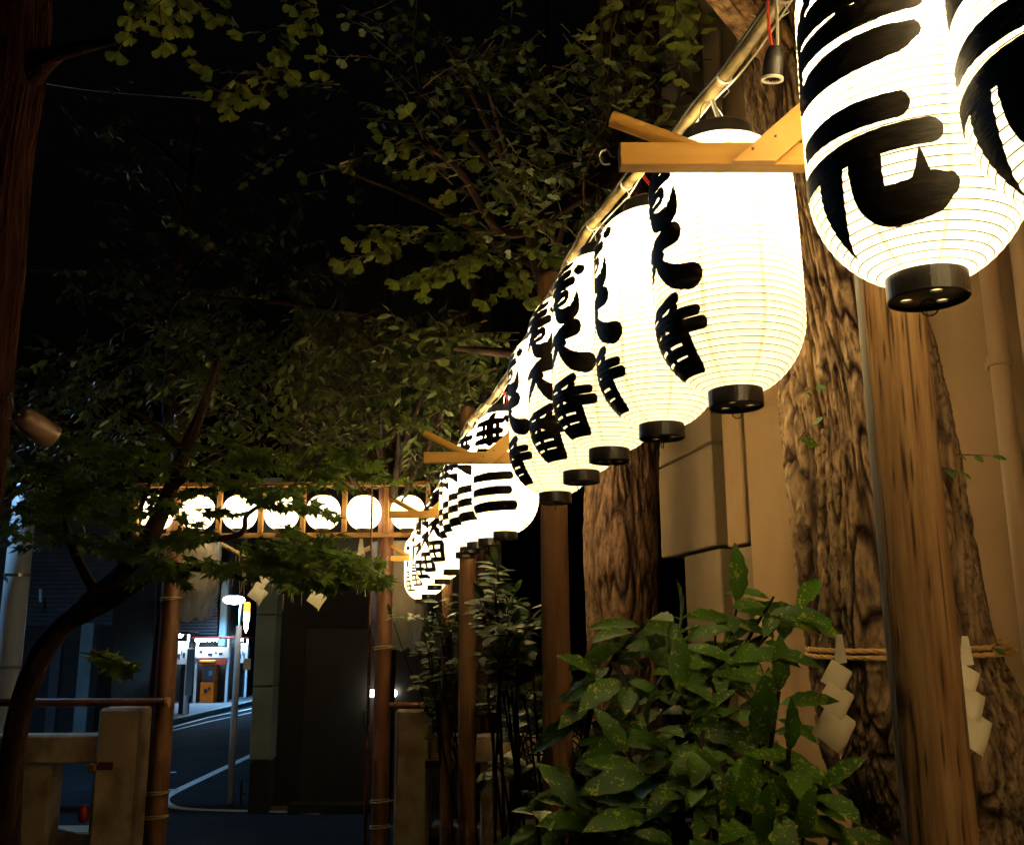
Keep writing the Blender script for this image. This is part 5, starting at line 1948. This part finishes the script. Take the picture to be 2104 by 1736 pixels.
# --- shrubs
def shrub(name, px, py, d, label, tips, leaf, m, size, seed, per=7, droop=.35, limit=300, outward=.9, face=-.5):
    rng = random.Random(seed)
    g = at(px, py, d)
    root = empty(name, (g.x, g.y, 0), label, 'shrub')
    T = []
    for i, (tx, ty, td) in enumerate(tips):
        tip = at(tx, ty, td)
        b0 = Vector((g.x + rng.uniform(-.2, .2), g.y + rng.uniform(-.15, .15), 0)) if i % 7 == 0 else mid.lerp(b0, rng.uniform(.0, .35))
        sl_ = (tip - b0).length
        mid = b0.lerp(tip, .55) + Vector((rng.uniform(-.06, .06), rng.uniform(-.06, .06), .05)) * min(sl_, 1.0)
        mb = MB(); mb.tube(smooth_path([tuple(b0), tuple(mid), tuple(tip)], 6), [(.012 if i % 7 == 0 else .007) * (1 - .6 * k / 12) for k in range(13)], 7)
        put('stem', mb, M['maple_bark'], root, smooth=True)
        sdir = (tip - mid).normalized()
        a0 = rng.uniform(0, 6)
        for k in range(per):
            a = a0 + k * 2.4 + rng.uniform(-.3, .3)
            lvl = k / per
            dr = Vector((math.cos(a), math.sin(a), 0)) * outward + Vector((0, 0, .30 - droop * (1.3 - lvl) + rng.uniform(-.25, .2))) + sdir * .15
            if k == per - 1 and rng.random() < .5: dr = sdir + Vector((rng.uniform(-.3, .3), rng.uniform(-.3, 0), .2))
            pos = tip - sdir * (1 - lvl) * .07
            nn = Vector((rng.uniform(-.3, .3), face + rng.uniform(-.3, .3), 1))
            T.append(leaf_mx(pos, dr, nn, size * rng.uniform(.55, 1.22)))
    put_leaves(root, leaf, m, T, limit)
    return root


rng = random.Random(71)
tips = [(1165, 1640, 2.1), (1100, 1655, 2.05), (1180, 1560, 2.2), (1215, 1420, 2.3), (1270, 1330, 2.35), (1330, 1275, 2.35), (1290, 1420, 2.15), (1400, 1260, 2.5), (1470, 1290, 2.45), (1515, 1240, 2.4), (1590, 1225, 2.4), (1640, 1250, 2.5),
        (1450, 1390, 2.2), (1540, 1350, 2.3), (1600, 1420, 2.25), (1380, 1360, 2.2), (1330, 1490, 2.05), (1250, 1500, 2.1), (1420, 1480, 2.1), (1520, 1460, 2.1), (1440, 1560, 1.95), (1620, 1540, 1.9), (1560, 1530, 1.95), (1500, 1620, 1.85), (1600, 1640, 1.8), (1690, 1620, 1.9), (1400, 1640, 1.85), (1320, 1590, 1.95),
        (1480, 1700, 1.75), (1560, 1730, 1.75), (1650, 1720, 1.75), (1720, 1690, 1.95), (1380, 1730, 1.8), (1290, 1680, 1.95), (1250, 1600, 2.1), (1340, 1700, 2.2), (1550, 1600, 2.3), (1450, 1500, 2.5), (1350, 1400, 2.6), (1600, 1500, 2.45), (1230, 1390, 2.3), (1390, 1300, 2.3), (1470, 1345, 2.3), (1290, 1545, 2.0), (1400, 1430, 2.15), (1370, 1540, 2.0), (1500, 1530, 2.0), (1600, 1590, 1.9), (1440, 1620, 1.85), (1340, 1650, 1.9), (1530, 1670, 1.8), (1210, 1680, 2.05), (1570, 1310, 2.35)]
shrub('aucuba_shrub', 1440, 1740, 2.25, 'large shrub with yellow spotted glossy leaves in front of the big ginkgo', tips, 'aucuba', 'aucuba', .136, 72, per=7, droop=.56, face=-.9)
tips = [(rng.uniform(985, 1105), rng.uniform(1150, 1470), rng.uniform(4.6, 5.4)) for _ in range(38)] + [(rng.uniform(1000, 1110), rng.uniform(1270, 1350), 4.4) for _ in range(8)]
shrub('camellia_shrub', 1075, 1500, 5.0, 'dark glossy camellia between the second and third log posts', tips, 'oval', 'camellia', .10, 73, per=8)
tips = [(rng.gauss(915, 36), rng.gauss(1375, 65), rng.uniform(7.4, 8.3)) for _ in range(46)] + [(rng.gauss(860, 30), rng.gauss(1270, 22), 7.9) for _ in range(8)]
shrub('evergreen_shrub', 950, 1600, 8.0, 'dark evergreen shrub overhanging the right stone fence post', tips, 'oval', 'camellia', .11, 74, per=8)
tips = [(rng.uniform(1000, 1330), rng.uniform(1380, 1680), rng.uniform(5.6, 6.8)) for _ in range(56)]
shrub('evergreen_shrub', 1160, 1650, 6.3, 'dark evergreen shrub low behind the spotted shrub', tips, 'oval', 'camellia', .12, 75, per=8)
tips = [(rng.gauss(745, 28), rng.gauss(945, 22), rng.uniform(7.6, 8.0)) for _ in range(9)]
g = at(760, 1315, 8.3)
rng = random.Random(76)
pt = empty('pale_sapling', (g.x, g.y, 0), 'pale grey twiggy sapling beside the tall gate pole', 'sapling')
T, tw = [], MB()
mb = MB(); mb.tube([(g.x, g.y, 0), (g.x, g.y, 1.6), tuple(at(765, 985, 8.0))], [.02, .014, .008], 7)
put('stem', mb, M['bark2'], pt)
for k in range(9):
    a_ = at(765, 985, 8.0); b_ = at(rng.uniform(705, 790), rng.uniform(908, 975), 7.9)
    p, t = spray(rng, a_, b_, 6, .05, nrm=(0, -.8, .3)); twig_part(pt, p, .003, 'paleleaf'); T += t
put_leaves(pt, 'tiny', 'paleleaf', T)
